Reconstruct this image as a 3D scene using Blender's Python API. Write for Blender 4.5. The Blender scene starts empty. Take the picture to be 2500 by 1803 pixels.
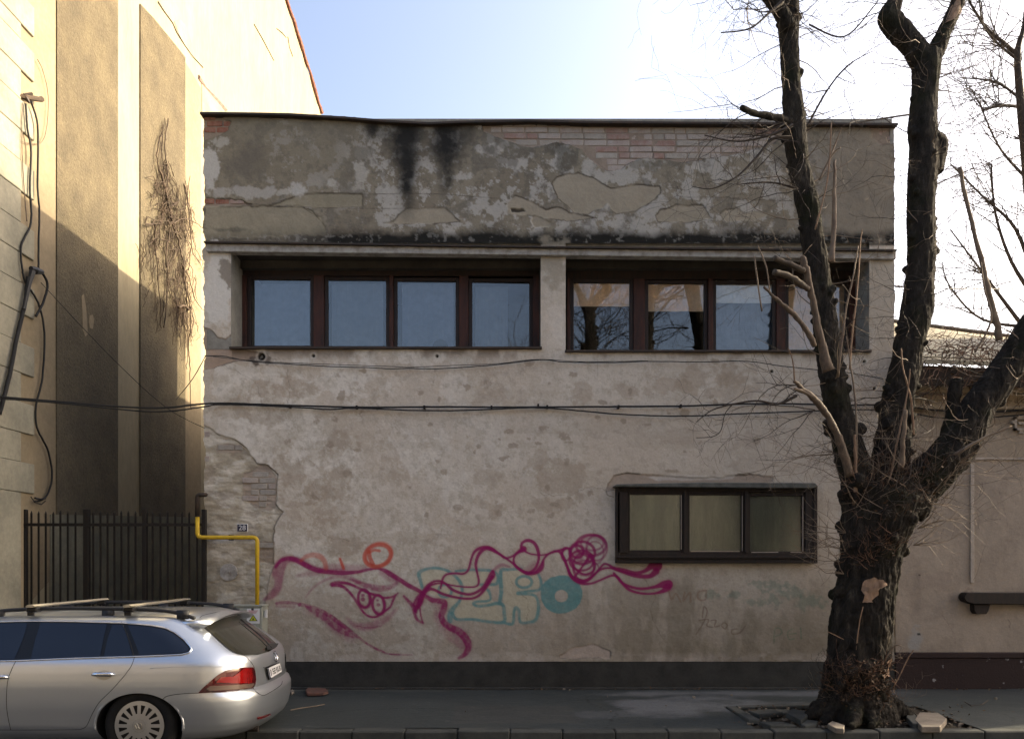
import bpy, bmesh, math, random
import numpy as np
from mathutils import Vector, Matrix, noise as mnoise
from mathutils.bvhtree import BVHTree
from mathutils.geometry import delaunay_2d_cdt

random.seed(7)
R = math.radians
scene = bpy.context.scene
COL = scene.collection

# ------------------------------------------------------------------ camera, sky, sun, exposure
F, CX, HY, CZ = 1950.0, 1250.0, 1370.0, 1.615      # focal length, centre, horizon (photo pixels), eye height
cam_d = bpy.data.cameras.new('camera'); cam = bpy.data.objects.new('camera', cam_d); COL.objects.link(cam)
cam.location = (0, 0, CZ); cam.rotation_euler = (R(90), 0, 0)
cam_d.sensor_fit = 'HORIZONTAL'; cam_d.sensor_width = 36; cam_d.lens = 36 * F / 2500
cam_d.shift_y = (HY - 901.5) / 2500
cam_d.clip_start = 0.05; cam_d.clip_end = 5000
scene.camera = cam

SUN_AZ, SUN_EL = R(17), R(24.7)      # azimuth from +X towards +Y
world = bpy.data.worlds.new('World'); scene.world = world; world.use_nodes = True
wn = world.node_tree.nodes; wl = world.node_tree.links
sky = wn.new('ShaderNodeTexSky'); sky.sky_type = 'NISHITA'; sky.sun_disc = False
sky.sun_elevation = SUN_EL; sky.sun_rotation = R(90) - SUN_AZ
sky.air_density = 1.0; sky.dust_density = 6.0; sky.ozone_density = .25; sky.air_density = .75
wl.new(sky.outputs[0], wn['Background'].inputs[0]); wn['Background'].inputs[1].default_value = 0.15
sd = bpy.data.lights.new('sun', 'SUN'); sun = bpy.data.objects.new('sun', sd); COL.objects.link(sun)
sd.energy = 3.2; sd.angle = R(0.6); sd.color = (1.0, 0.85, 0.60)
sdir = Vector((math.cos(SUN_EL) * math.cos(SUN_AZ), math.cos(SUN_EL) * math.sin(SUN_AZ), math.sin(SUN_EL)))
sun.rotation_euler = sdir.to_track_quat('Z', 'Y').to_euler()
sun.location = (20, 5, 12)
scene.view_settings.view_transform = 'Standard'; scene.view_settings.look = 'None'
scene.view_settings.gamma = 1.0; scene.view_settings.use_curve_mapping = False
scene.view_settings.exposure = 1.7
scene.render.engine = 'CYCLES'
scene.cycles.max_bounces = 6; scene.cycles.diffuse_bounces = 3; scene.cycles.glossy_bounces = 3
scene.cycles.transparent_max_bounces = 12
scene.cycles.use_denoising = True

YF = 10.16                       # the street front of the houses
XW = -6.15                       # side wall of the tall building on the left
ROAD = -0.12

def P(px, py, Y):                # photo position -> point at depth Y
    return Vector(((px - CX) * Y / F, Y, CZ - (py - HY) * Y / F))
def Q(px, py, X=XW):             # photo position -> point on a wall x = X
    return P(px, py, X * F / (px - CX))

# ------------------------------------------------------------------ helpers
def link(name, me, parent=None, mat=None):
    o = bpy.data.objects.new(name, me); COL.objects.link(o)
    if mat is not None:
        me.materials.clear()
        for m in (mat if isinstance(mat, (list, tuple)) else [mat]): me.materials.append(m)
    if parent is not None: o.parent = parent
    return o
def tag(o, label=None, cat=None, group=None, kind=None):
    if label: o['label'] = label
    if cat: o['category'] = cat
    if group: o['group'] = group
    if kind: o['kind'] = kind
    return o
def empty(name, label=None, cat=None, group=None, kind=None):
    o = bpy.data.objects.new(name, None); COL.objects.link(o); o.empty_display_size = .1
    return tag(o, label, cat, group, kind)

class MB:
    def __init__(s): s.bm = bmesh.new()
    def face(s, pts):
        try: return s.bm.faces.new([s.bm.verts.new(p) for p in pts])
        except ValueError: return None
    def box(s, x0, x1, y0, y1, z0, z1, bev=0, jit=0):
        v = []
        for x in (x0, x1):
            for y in (y0, y1):
                for z in (z0, z1):
                    v.append(s.bm.verts.new((x + random.uniform(-jit, jit), y + random.uniform(-jit, jit), z + random.uniform(-jit, jit))))
        fs = [s.bm.faces.new([v[i] for i in q]) for q in ((0,1,3,2),(4,6,7,5),(0,4,5,1),(2,3,7,6),(0,2,6,4),(1,5,7,3))]
        if bev:
            ed = set(e for f in fs for e in f.edges)
            bmesh.ops.bevel(s.bm, geom=list(ed), offset=bev, segments=1, affect='EDGES')
        return s
    def prism(s, front, vec, bev=0):              # polygon (3D points) extruded by vec
        a = [s.bm.verts.new(p) for p in front]; b = [s.bm.verts.new(Vector(p) + Vector(vec)) for p in front]
        n = len(a); fs = [s.bm.faces.new(a), s.bm.faces.new(b[::-1])]
        for i in range(n): fs.append(s.bm.faces.new((a[i], b[i], b[(i+1) % n], a[(i+1) % n])))
        bmesh.ops.recalc_face_normals(s.bm, faces=fs)
        if bev:
            ed = set(e for f in fs for e in f.edges)
            bmesh.ops.bevel(s.bm, geom=list(ed), offset=bev, segments=1, affect='EDGES')
        return s
    def tube(s, pts, r, n=6, cap=True):
        pts = [Vector(p) for p in pts]; m = len(pts)
        if not isinstance(r, (list, tuple)): r = [r] * m
        up = Vector((0, 0, 1)); prev = None; rings = []
        for i, p in enumerate(pts):
            d = (pts[min(i+1, m-1)] - pts[max(i-1, 0)])
            if d.length < 1e-9: d = Vector((0, 0, 1))
            d.normalize()
            if prev is None:
                a = d.cross(up)
                if a.length < .05: a = d.cross(Vector((1, 0, 0)))
            else:
                a = prev - d * prev.dot(d)
                if a.length < 1e-6: a = d.cross(up)
            a.normalize(); prev = a; b = d.cross(a)
            rings.append([s.bm.verts.new(p + (a * math.cos(t) + b * math.sin(t)) * r[i]) for t in (2*math.pi*k/n for k in range(n))])
        for i in range(m-1):
            for k in range(n):
                s.bm.faces.new((rings[i][k], rings[i][(k+1) % n], rings[i+1][(k+1) % n], rings[i+1][k]))
        if cap:
            s.bm.faces.new(rings[0][::-1]); s.bm.faces.new(rings[-1])
        return s
    def disc(s, c, axis, r, h, n=24, r2=None):
        axis = Vector(axis).normalized()
        return s.tube([Vector(c), Vector(c) + axis * h], [r, r if r2 is None else r2], n)
    def build(s, name, mat, parent=None, smooth=False, recalc=True):
        if recalc: bmesh.ops.recalc_face_normals(s.bm, faces=s.bm.faces)
        me = bpy.data.meshes.new(name); s.bm.to_mesh(me); s.bm.free()
        if smooth: me.polygons.foreach_set('use_smooth', [True] * len(me.polygons))
        return link(name, me, parent, mat)

def smooth_line(pts, k=6):                         # Catmull-Rom
    pts = [tuple(p) for p in pts]
    if len(pts) < 3: return pts
    out = []; a = [pts[0]] + pts + [pts[-1]]
    for i in range(1, len(a) - 2):
        p0, p1, p2, p3 = a[i-1], a[i], a[i+1], a[i+2]
        for j in range(k):
            t = j / k
            out.append(tuple(.5 * (2*b + (c-a_)*t + (2*a_-5*b+4*c-d)*t*t + (-a_+3*b-3*c+d)*t**3) for a_, b, c, d in zip(p0, p1, p2, p3)))
    out.append(pts[-1]); return out

# ------------------------------------------------------------------ materials
class NT:
    def __init__(s, name):
        s.m = bpy.data.materials.new(name); s.m.use_nodes = True
        s.t = s.m.node_tree; s.n = s.t.nodes; s.b = s.n['Principled BSDF']; s.co = None
    def new(s, k, **kw):
        n = s.n.new(k)
        for a, v in kw.items(): setattr(n, a, v)
        return n
    def lk(s, a, b): s.t.links.new(a, b)
    def coord(s):
        if s.co is None: s.co = s.new('ShaderNodeNewGeometry').outputs['Position']
        return s.co
    def noise(s, scale, detail=6, rough=.6, vec=None, stretch=None):
        n = s.new('ShaderNodeTexNoise'); n.inputs['Scale'].default_value = scale
        n.inputs['Detail'].default_value = detail; n.inputs['Roughness'].default_value = rough
        v = vec or s.coord()
        if stretch:
            mp = s.new('ShaderNodeVectorMath', operation='MULTIPLY'); mp.inputs[1].default_value = stretch
            s.lk(v, mp.inputs[0]); v = mp.outputs[0]
        s.lk(v, n.inputs['Vector']); return n.outputs['Fac']
    def ramp(s, fac, stops):
        r = s.new('ShaderNodeValToRGB'); e = r.color_ramp.elements
        while len(e) < len(stops): e.new(.5)
        for i, (p, c) in enumerate(stops):
            e[i].position = p; e[i].color = (*c, 1) if len(c) == 3 else c
        s.lk(fac, r.inputs[0]); return r.outputs[0]
    def mix(s, a, b, fac, mode='MIX'):
        n = s.new('ShaderNodeMix', data_type='RGBA', blend_type=mode)
        for v, i in ((fac, 0), (a, 6), (b, 7)):
            if hasattr(v, 'is_linked') or isinstance(v, bpy.types.NodeSocket): s.lk(v, n.inputs[i])
            elif i == 0: n.inputs[i].default_value = v
            else: n.inputs[i].default_value = (*v, 1)
        return n.outputs[2]
    def bump(s, h, strength=.3, dist=.01, prev=None):
        b = s.new('ShaderNodeBump'); b.inputs['Strength'].default_value = strength; b.inputs['Distance'].default_value = dist
        s.lk(h, b.inputs['Height'])
        if prev is not None: s.lk(prev, b.inputs['Normal'])
        s.lk(b.outputs[0], s.b.inputs['Normal']); return b.outputs[0]

def mat(name, c1, c2=None, scale=6, rough=.85, bump=.2, bscale=None, bdist=.01, metal=0, spec=.3, lo=.35, hi=.65, stretch=None, coat=0, fine=.12):
    t = NT(name); c2 = c2 or tuple(x * .75 for x in c1)
    n = t.noise(scale, 8, .62, stretch=stretch)
    c = t.ramp(n, [(lo, c1), (hi, c2)])
    if fine:
        n2 = t.noise(scale * 9, 4, .7, stretch=stretch)
        g = t.ramp(n2, [(.3, (1 - fine,) * 3), (.7, (1 + fine,) * 3)])
        c = t.mix(c, g, 1.0, 'MULTIPLY')
    t.lk(c, t.b.inputs['Base Color'])
    t.b.inputs['Roughness'].default_value = rough; t.b.inputs['Metallic'].default_value = metal
    t.b.inputs['Specular IOR Level'].default_value = spec
    if coat: t.b.inputs['Coat Weight'].default_value = coat; t.b.inputs['Coat Roughness'].default_value = .04
    if bump: t.bump(t.noise(bscale or scale * 12, 5, .7, stretch=stretch), bump, bdist)
    return t.m

def attr_mat(name, rough=.92, bscale=70, bstr=.35, bdist=.006, var=.10):
    t = NT(name)
    a = t.new('ShaderNodeAttribute', attribute_name='paint').outputs['Color']
    g = t.ramp(t.noise(38, 6, .75), [(.3, (1 - var,) * 3), (.7, (1 + var,) * 3)])
    c = t.mix(a, g, 1.0, 'MULTIPLY')
    g2 = t.ramp(t.noise(140, 3, .7), [(.25, (1 - var,) * 3), (.75, (1 + var * .6,) * 3)])
    c = t.mix(c, g2, 1.0, 'MULTIPLY')
    t.lk(c, t.b.inputs['Base Color']); t.b.inputs['Roughness'].default_value = rough
    t.b.inputs['Specular IOR Level'].default_value = .2
    n1 = t.bump(t.noise(bscale, 6, .7), bstr, bdist)
    t.bump(t.noise(14, 5, .6), .35, .02, prev=n1)
    return t.m

def glass_mat(name, tint=(.75, .8, .82), ior=1.5, rough=.02, wav=0.0):
    t = NT(name); t.n.remove(t.b)
    out = t.n['Material Output']
    tr = t.new('ShaderNodeBsdfTransparent'); tr.inputs[0].default_value = (*tint, 1)
    gl = t.new('ShaderNodeBsdfGlossy'); gl.inputs['Roughness'].default_value = rough; gl.inputs[0].default_value = (1, 1, 1, 1)
    fr = t.new('ShaderNodeFresnel'); fr.inputs[0].default_value = ior
    ma = t.new('ShaderNodeMath', operation='MULTIPLY_ADD'); ma.inputs[1].default_value = 1.35; ma.inputs[2].default_value = .01; ma.use_clamp = True
    t.lk(fr.outputs[0], ma.inputs[0])
    mx = t.new('ShaderNodeMixShader'); t.lk(ma.outputs[0], mx.inputs[0]); t.lk(tr.outputs[0], mx.inputs[1]); t.lk(gl.outputs[0], mx.inputs[2])
    if wav:
        b = t.new('ShaderNodeBump'); b.inputs['Strength'].default_value = wav; b.inputs['Distance'].default_value = .02
        t.lk(t.noise(3.0, 2, .5), b.inputs['Height']); t.lk(b.outputs[0], gl.inputs['Normal'])
    t.lk(mx.outputs[0], out.inputs[0]); return t.m

M = {}
M['plaster'] = attr_mat('aged painted plaster')
M['paving'] = attr_mat('asphalt pavement', rough=.8, bscale=120, bstr=.5, bdist=.006, var=.22)
M['cement'] = mat('dark cement plinth', (.038, .037, .033), (.022, .022, .020), 5, .9, .4, 60, stretch=(1, 1, 1))
M['band'] = mat('stained pale concrete', (.36, .345, .32), (.17, .15, .13), 9, .9, .4, 60, lo=.42, hi=.7)
M['hood'] = mat('grey weathered hood', (.115, .118, .108), (.06, .062, .056), 9, .9, .4, 60)
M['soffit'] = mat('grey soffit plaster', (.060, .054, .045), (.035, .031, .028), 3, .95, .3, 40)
M['inner'] = mat('grey brown reveal plaster', (.25, .24, .21), (.17, .16, .14), 4, .95, .3, 40)
M['flash'] = mat('rusty sheet metal flashing', (.026, .023, .020), (.05, .032, .022), 8, .6, .2, 50, metal=.2)
M['brick_red'] = mat('weathered red brick', (.20, .07, .045), (.28, .16, .12), 12, .95, .6, 90)
M['brick_white'] = mat('whitewashed brick', (.35, .31, .275), (.29, .225, .195), 8, .95, .7, 70, lo=.45, hi=.72)
M['brick_lime'] = mat('lime washed brick', (.34, .315, .275), (.27, .24, .205), 8, .95, .7, 70)
M['brick_pink'] = mat('half bare pink brick', (.31, .245, .215), (.25, .15, .12), 9, .95, .7, 70)
M['wood'] = mat('dark brown varnished wood', (.022, .009, .005), (.007, .005, .0045), 5, .55, .3, 40, stretch=(6, 6, 1), spec=.35)
M['wood_red'] = mat('red brown window post', (.060, .018, .009), (.02, .008, .006), 4, .55, .3, 40, stretch=(4, 4, .8))
M['wood_dark'] = mat('near black weathered wood', (.009, .007, .006), (.022, .013, .009), 6, .7, .4, 40, stretch=(5, 5, 1))
M['pane'] = glass_mat('window glass', tint=(.93, .95, .95), wav=.012)
M['pane_dusty'] = glass_mat('dusty window glass', tint=(.82, .86, .83), rough=.3)
M['blind_blue'] = mat('pale blue fabric blind', (.13, .165, .24), (.10, .13, .19), 1.5, .9, .1, 60)
M['blind_dim'] = mat('dull grey blue blind', (.11, .135, .18), (.08, .10, .14), 1.5, .9, .1, 60)
M['blind_tan'] = mat('tan fabric blind', (.85, .55, .33), (.7, .52, .38), 3, .9, .1, 60)
M['blind_pale'] = mat('pale grey fabric blind', (.75, .76, .78), (.65, .66, .68), 3, .9, .1, 60)
M['curtain'] = mat('dusty net curtain', (.33, .335, .30), (.24, .25, .235), 2.2, .95, .3, 20, stretch=(3, 3, .6))
M['room'] = mat('dark room', (.04, .035, .03), None, 2, .9, 0)
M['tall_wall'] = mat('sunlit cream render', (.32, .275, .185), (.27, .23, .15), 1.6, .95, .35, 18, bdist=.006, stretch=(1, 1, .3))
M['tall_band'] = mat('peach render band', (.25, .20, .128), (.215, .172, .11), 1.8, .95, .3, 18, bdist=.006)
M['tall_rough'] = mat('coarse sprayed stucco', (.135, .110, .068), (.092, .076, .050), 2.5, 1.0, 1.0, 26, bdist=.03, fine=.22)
M['base_stain_shade'] = mat('dirty render with painted shade', (.23, .21, .145), (.14, .135, .10), 2.2, 1.0, .6, 26)
M['quoin'] = mat('pale quoin render', (.29, .27, .205), (.19, .18, .14), 2.0, .95, .3, 20)
M['iron'] = mat('dark iron', (.010, .010, .010), (.018, .013, .010), 20, .6, .2, 80, metal=.3)
M['yellow'] = mat('yellow gas pipe paint', (.55, .36, .015), (.45, .29, .02), 6, .4, .05)
M['black'] = mat('black rubber and plastic', (.012, .012, .013), None, 8, .6, .05, spec=.4)
M['black_gloss'] = mat('black gloss trim', (.005, .005, .006), None, 8, .3, 0, spec=.3, fine=0)
M['cable'] = mat('black cable', (.012, .012, .012), None, 8, .7, 0)
M['cabinet'] = mat('grey green painted cabinet', (.28, .29, .25), (.23, .24, .205), 4, .55, .05)
M['white'] = mat('white sticker', (.62, .62, .62), (.56, .56, .57), 4, .5, 0, fine=0)
M['yellow_sign'] = mat('yellow sign print', (.50, .52, .02), None, 4, .5, 0, fine=0)
M['red_print'] = mat('red print', (.4, .03, .03), None, 4, .5, 0, fine=0)
M['blue_plate'] = mat('dark blue enamel', (.012, .016, .05), None, 4, .3, 0, fine=0)
M['kerb'] = mat('concrete kerbstone', (.055, .058, .053), (.03, .033, .031), 4, .9, .4, 60)
M['stone'] = mat('pale broken slab', (.20, .17, .135), (.12, .105, .085), 6, .9, .4, 50)
M['soil'] = mat('dark soil', (.035, .03, .022), (.06, .05, .035), 14, 1, 1, 60, bdist=.03)
M['asphalt'] = mat('road asphalt', (.03, .031, .031), (.042, .042, .041), 12, .85, .6, 160)
M['neigh'] = mat('dusty pink plaster', (.30, .245, .195), (.235, .19, .155), 1.6, .93, .35, 50)
M['neigh_trim'] = mat('beige cornice plaster', (.36, .29, .20), (.27, .22, .16), 3, .93, .3, 50)
M['neigh_light'] = mat('light trim', (.36, .31, .26), (.30, .26, .22), 3, .9, .2, 50)
M['redplinth'] = mat('flaking dark red plinth', (.020, .010, .009), (.20, .19, .19), 7, .8, .5, 40, lo=.655, hi=.67)
M['roof'] = mat('pale roof sheet', (.36, .32, .22), (.28, .24, .165), 2.5, .7, .2, 30)
M['darkwood'] = mat('sooty eaves wood', (.03, .024, .018), (.05, .035, .025), 6, .9, .4, 40)
M['peeled'] = mat('bare peeled branch', (.125, .088, .058), (.055, .040, .030), 14, .75, .3, 60, stretch=(3, 3, 1))
M['stub'] = mat('grey pruned stub', (.075, .058, .042), (.04, .032, .025), 12, .85, .3, 60)
M['brick_dark'] = mat('dirty brick shard', (.13, .06, .045), (.08, .05, .04), 14, .95, .5, 90)
M['twig'] = mat('grey brown twig', (.20, .155, .11), (.11, .08, .06), 5, .8, 0)
M['twig_dark'] = mat('dark twig', (.05, .038, .03), (.03, .024, .02), 5, .8, 0)
M['heart'] = mat('bare tan wood', (.25, .165, .11), (.17, .11, .07), 9, .8, .4, 60, stretch=(3, 3, 1))
M['vine'] = mat('dry vine stem', (.085, .058, .038), (.04, .028, .02), 6, .85, 0)
M['vine_red'] = mat('rusty dry vine', (.16, .085, .05), (.08, .05, .035), 6, .85, 0)
M['opposite'] = mat('tired ochre plaster', (.52, .45, .36), (.42, .37, .30), 2, .9, .3, 40)
M['leaf'] = mat('dead brown leaf', (.075, .042, .02), (.035, .022, .012), 10, .8, 0)

def bark_mat():
    t = NT('furrowed bark')
    n = t.noise(5, 8, .7, stretch=(2.2, 2.2, .8))
    c = t.ramp(n, [(.32, (.009, .008, .0075)), (.56, (.032, .028, .023)), (.76, (.10, .083, .064))])
    n2 = t.noise(2.2, 5, .6)
    mask = t.ramp(n2, [(.52, (0, 0, 0)), (.66, (1, 1, 1))])
    c = t.mix(c, (.016, .019, .008), t.mix((0, 0, 0), mask, .7))
    t.lk(c, t.b.inputs['Base Color']); t.b.inputs['Roughness'].default_value = .95
    t.b.inputs['Specular IOR Level'].default_value = .15
    b = t.bump(t.noise(22, 8, .75, stretch=(2.6, 2.6, .7)), 1.0, .03)
    t.bump(t.noise(90, 4, .7), .5, .006, prev=b)
    return t.m
M['bark'] = bark_mat()

def paint_mat():
    t = NT('silver car paint')
    n = t.noise(900, 2, .5)
    c = t.ramp(n, [(.3, (.47, .50, .54)), (.7, (.54, .57, .61))])
    t.lk(c, t.b.inputs['Base Color']); t.b.inputs['Metallic'].default_value = .85
    t.b.inputs['Roughness'].default_value = .31
    t.b.inputs['Coat Weight'].default_value = .6; t.b.inputs['Coat Roughness'].default_value = .05
    return t.m
M['silver'] = paint_mat()
def plainmat(name, col, rough, metal=0, coat=0, spec=.5):
    t = NT(name); t.b.inputs['Base Color'].default_value = (*col, 1); t.b.inputs['Roughness'].default_value = rough
    t.b.inputs['Metallic'].default_value = metal; t.b.inputs['Coat Weight'].default_value = coat
    t.b.inputs['Specular IOR Level'].default_value = spec; t.b.inputs['Coat Roughness'].default_value = .05
    return t.m
M['car_glass'] = plainmat('tinted car glass', (.008, .012, .024), .04, 0, 0, .38)
M['rear_glass'] = plainmat('dusty tinted rear glass', (.030, .029, .022), .13, 0, .4, .5)
M['chrome'] = plainmat('chrome strip', (.65, .66, .68), .15, 1)
M['alu'] = mat('brushed aluminium bar', (.42, .38, .30), (.36, .33, .27), 5, .4, 0, metal=.7, fine=0)
M['hub'] = mat('silver wheel cover', (.42, .41, .38), (.35, .34, .32), 5, .35, 0, metal=.6, fine=0)
M['tyre'] = mat('tyre rubber', (.006, .006, .006), (.010, .010, .010), 12, .85, .2, 80)
M['red_lens'] = plainmat('red lamp lens', (.14, .003, .003), .08, 0, 1, .8)
M['red_dark'] = plainmat('dark red lamp lens', (.05, .003, .004), .10, 0, 1, .8)
M['clear_lens'] = plainmat('clear lamp lens', (.11, .075, .06), .12, .2, 1, .8)

# ------------------------------------------------------------------ numpy noise and painting
_rng = np.random.default_rng(11)
_tab = _rng.random((256, 256)).astype(np.float32)
def vnoise(x, y, seed=0):
    x = x + seed * 17.31; y = y + seed * 9.77
    xi = np.floor(x).astype(np.int64); yi = np.floor(y).astype(np.int64)
    fx = (x - xi).astype(np.float32); fy = (y - yi).astype(np.float32)
    fx = fx*fx*fx*(fx*(fx*6-15)+10); fy = fy*fy*fy*(fy*(fy*6-15)+10)
    a = _tab[xi & 255, yi & 255]; b = _tab[(xi+1) & 255, yi & 255]
    c = _tab[xi & 255, (yi+1) & 255]; d = _tab[(xi+1) & 255, (yi+1) & 255]
    return (a*(1-fx)+b*fx)*(1-fy) + (c*(1-fx)+d*fx)*fy
def fbm(x, y, size, octv=5, seed=0, gain=.55):
    s = 0; amp = 1; tot = 0; f = 1.0 / size
    for i in range(octv):
        s = s + amp * vnoise(x * f, y * f, seed + i * 3.7); tot += amp; amp *= gain; f *= 2.03
    return s / tot
def sstep(v, a, b):
    t = np.clip((v - a) / (b - a), 0, 1); return t*t*(3-2*t)

class Canvas:
    """a wall sheet: vertex positions in photo pixels, a colour and a relief height per vertex"""
    def __init__(s, x, y, base):
        s.x = x; s.y = y; n = x.size
        s.c = np.tile(np.array(base, np.float32), (n, 1)); s.h = np.zeros(n, np.float32)
    def crop(s, x0, x1, y0, y1, m=20):
        return np.nonzero((s.x > x0-m) & (s.x < x1+m) & (s.y > y0-m) & (s.y < y1+m))[0]
    def lay(s, idx, a, col):
        a = np.clip(a, 0, 1)[:, None]; s.c[idx] = s.c[idx] * (1-a) + np.array(col, np.float32) * a
    def sd(s, idx, poly, warp=5, wsize=22, seed=1):
        x = s.x[idx] + (fbm(s.x[idx], s.y[idx], wsize, 4, seed) - .5) * 2 * warp
        y = s.y[idx] + (fbm(s.x[idx], s.y[idx], wsize, 4, seed + 5) - .5) * 2 * warp
        d = np.full(idx.size, 1e9, np.float32); inside = np.zeros(idx.size, bool)
        n = len(poly)
        for i in range(n):
            x0, y0 = poly[i]; x1, y1 = poly[(i+1) % n]
            dx, dy = x1-x0, y1-y0
            t = np.clip(((x-x0)*dx + (y-y0)*dy) / (dx*dx+dy*dy+1e-9), 0, 1)
            d = np.minimum(d, (x-x0-t*dx)**2 + (y-y0-t*dy)**2)
            c = ((y0 > y) != (y1 > y)) & (x < (x1-x0)*(y-y0)/((y1-y0) if y1 != y0 else 1e-9) + x0)
            inside ^= c
        d = np.sqrt(d); return np.where(inside, d, -d)
    def patch(s, poly, col, soft=1.5, depth=0, warp=6, wsize=24, seed=1, alpha=1, edge=None, var=.12):
        xs = [p[0] for p in poly]; ys = [p[1] for p in poly]
        idx = s.crop(min(xs), max(xs), min(ys), max(ys), 30)
        if not idx.size: return
        d = s.sd(idx, poly, warp, wsize, seed)
        a = sstep(d, -soft, soft) * alpha
        if callable(col): s.c[idx] = s.c[idx]*(1-a[:, None]) + col(s.x[idx], s.y[idx])*a[:, None]
        else:
            v = 1 + (fbm(s.x[idx], s.y[idx], 30, 5, seed+9) - .5) * 2 * var
            s.c[idx] = s.c[idx]*(1-a[:, None]) + np.array(col, np.float32)[None]*v[:, None]*a[:, None]
        if depth: s.h[idx] -= depth * sstep(d, -1.2, 1.2)
        if edge is not None:
            e = np.exp(-(d/1.5)**2) * edge * sstep(fbm(s.x[idx], s.y[idx], 60, 3, seed+20), .40, .55)
            s.lay(idx, e * (.35 + fbm(s.x[idx], s.y[idx], 26, 3, seed+2)), (.05, .04, .033))
    def blob(s, cx, cy, rx, ry, col, alpha=.8, seed=1, thr=.5, size=30, rough=.9, soft=.12):
        idx = s.crop(cx-rx*1.6, cx+rx*1.6, cy-ry*1.6, cy+ry*1.6)
        if not idx.size: return
        r = np.sqrt(((s.x[idx]-cx)/rx)**2 + ((s.y[idx]-cy)/ry)**2)
        v = 1 - r + (fbm(s.x[idx], s.y[idx], size, 6, seed, .62) - .5) * 2 * rough
        s.lay(idx, sstep(v, thr-soft, thr+soft) * alpha, col)
    def stroke(s, pts, col, alpha=.95, soft=1.2, w=None, k=6, grain=.0, seed=3, sm=True, y_gain=1.4):
        pts = [tuple(p) if len(p) == 3 else (p[0], p[1], w if w else 4) for p in pts]
        if y_gain > 1.001 and pts[0][1] > 1300: pts = [(a, b, c*y_gain) for a, b, c in pts]
        if y_gain > 1.001 and alpha > .8 and pts[0][1] > 1300 and soft < 3:
            s.stroke([(a, b, c*1.5) for a, b, c in pts], col, .16, 6, k=3, sm=sm, y_gain=1.0001, seed=seed)
        if sm: pts = smooth_line(pts, k)
        xs = [p[0] for p in pts]; ys = [p[1] for p in pts]; mw = max(p[2] for p in pts)
        idx = s.crop(min(xs), max(xs), min(ys), max(ys), mw*.5 + soft*3 + 2)
        if not idx.size: return
        x = s.x[idx]; y = s.y[idx]; best = np.full(idx.size, -1e9, np.float32)
        for (x0, y0, w0), (x1, y1, w1) in zip(pts[:-1], pts[1:]):
            m = max(w0, w1)*.5 + soft*2.5
            sub = np.nonzero((x > min(x0, x1)-m) & (x < max(x0, x1)+m) & (y > min(y0, y1)-m) & (y < max(y0, y1)+m))[0]
            if not sub.size: continue
            dx, dy = x1-x0, y1-y0; xx = x[sub]; yy = y[sub]
            t = np.clip(((xx-x0)*dx + (yy-y0)*dy) / (dx*dx+dy*dy+1e-9), 0, 1)
            d = np.sqrt((xx-x0-t*dx)**2 + (yy-y0-t*dy)**2)
            best[sub] = np.maximum(best[sub], (w0+(w1-w0)*t)*.5 - d)
        a = sstep(best, -soft, soft) * alpha
        if grain: a = a * (1 - grain * sstep(fbm(x, y, 9, 4, seed), .45, .62))
        s.lay(idx, a, col)
    def ell(s, cx, cy, rx, ry, col, w=4, alpha=.9, soft=1.2, rot=0, a0=0, a1=360):
        pts = []
        for i in range(33):
            t = R(a0 + (a1-a0)*i/32); ex, ey = rx*math.cos(t), ry*math.sin(t)
            pts.append((cx + ex*math.cos(rot) - ey*math.sin(rot), cy + ex*math.sin(rot) + ey*math.cos(rot), w))
        s.stroke(pts, col, alpha, soft, sm=False)

def sheet_mesh(name, co, nx, ny, keep, colors, mt, parent=None, flip=False):
    """grid of nx * ny vertices; keep = mask of quads"""
    i = np.arange((nx-1)*(ny-1)); r = i // (nx-1); c = i % (nx-1)
    a = r*nx + c; q = np.stack([a, a+1, a+nx+1, a+nx], 1)
    if flip: q = q[:, ::-1]
    q = q[keep]
    used = np.unique(q); remap = np.full(nx*ny, -1); remap[used] = np.arange(used.size)
    q = remap[q]; co = co[used]; colors = colors[used]
    me = bpy.data.meshes.new(name)
    me.vertices.add(len(co)); me.vertices.foreach_set('co', co.astype(np.float32).ravel())
    me.loops.add(q.size); me.loops.foreach_set('vertex_index', q.ravel().astype(np.int32))
    me.polygons.add(len(q)); me.polygons.foreach_set('loop_start', (np.arange(len(q))*4).astype(np.int32))
    me.update(calc_edges=True)
    at = me.color_attributes.new('paint', 'FLOAT_COLOR', 'POINT')
    rgba = np.ones((len(co), 4), np.float32); rgba[:, :3] = colors
    at.data.foreach_set('color', rgba.ravel())
    me.polygons.foreach_set('use_smooth', np.ones(len(q), bool))
    return link(name, me, parent, mt)

# ================================================================== SETTING: ground, road, pavement
g = MB(); g.face([(-600, -600, ROAD), (600, -600, ROAD), (600, 600, ROAD), (-600, 600, ROAD)])
tag(g.build('road', M['asphalt']), kind='structure')
# pavement in front of the houses (colour and relief per vertex)
nx, ny = 560, 110
gx, gy = np.meshgrid(np.linspace(-9, 9, nx), np.linspace(7.765, YF - .005, ny)); gx = gx.ravel(); gy = gy.ravel()
cv = Canvas(gx*100, gy*100, (.036, .042, .042))
n1 = fbm(cv.x, cv.y, 120, 6, 2); cv.c *= (.72 + .56*n1)[:, None]
cv.blob(215, 905, 130, 75, (.13, .135, .145), .7, 5, .35, 60, .8, .3)
cv.blob(300, 985, 260, 28, (.15, .15, .155), .6, 8, .35, 60, .7, .3)
cv.blob(110, 850, 70, 30, (.08, .085, .09), .5, 9, .4, 40, .8, .25)
cv.blob(-180, 1005, 220, 10, (.08, .08, .07), .5, 12, .3, 40, .8, .3)
cv.patch([(-60, 800), (70, 806), (66, 900), (-64, 895)], (.045, .047, .045), 1.2, 0, 2, 20, 31, .7)
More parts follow.
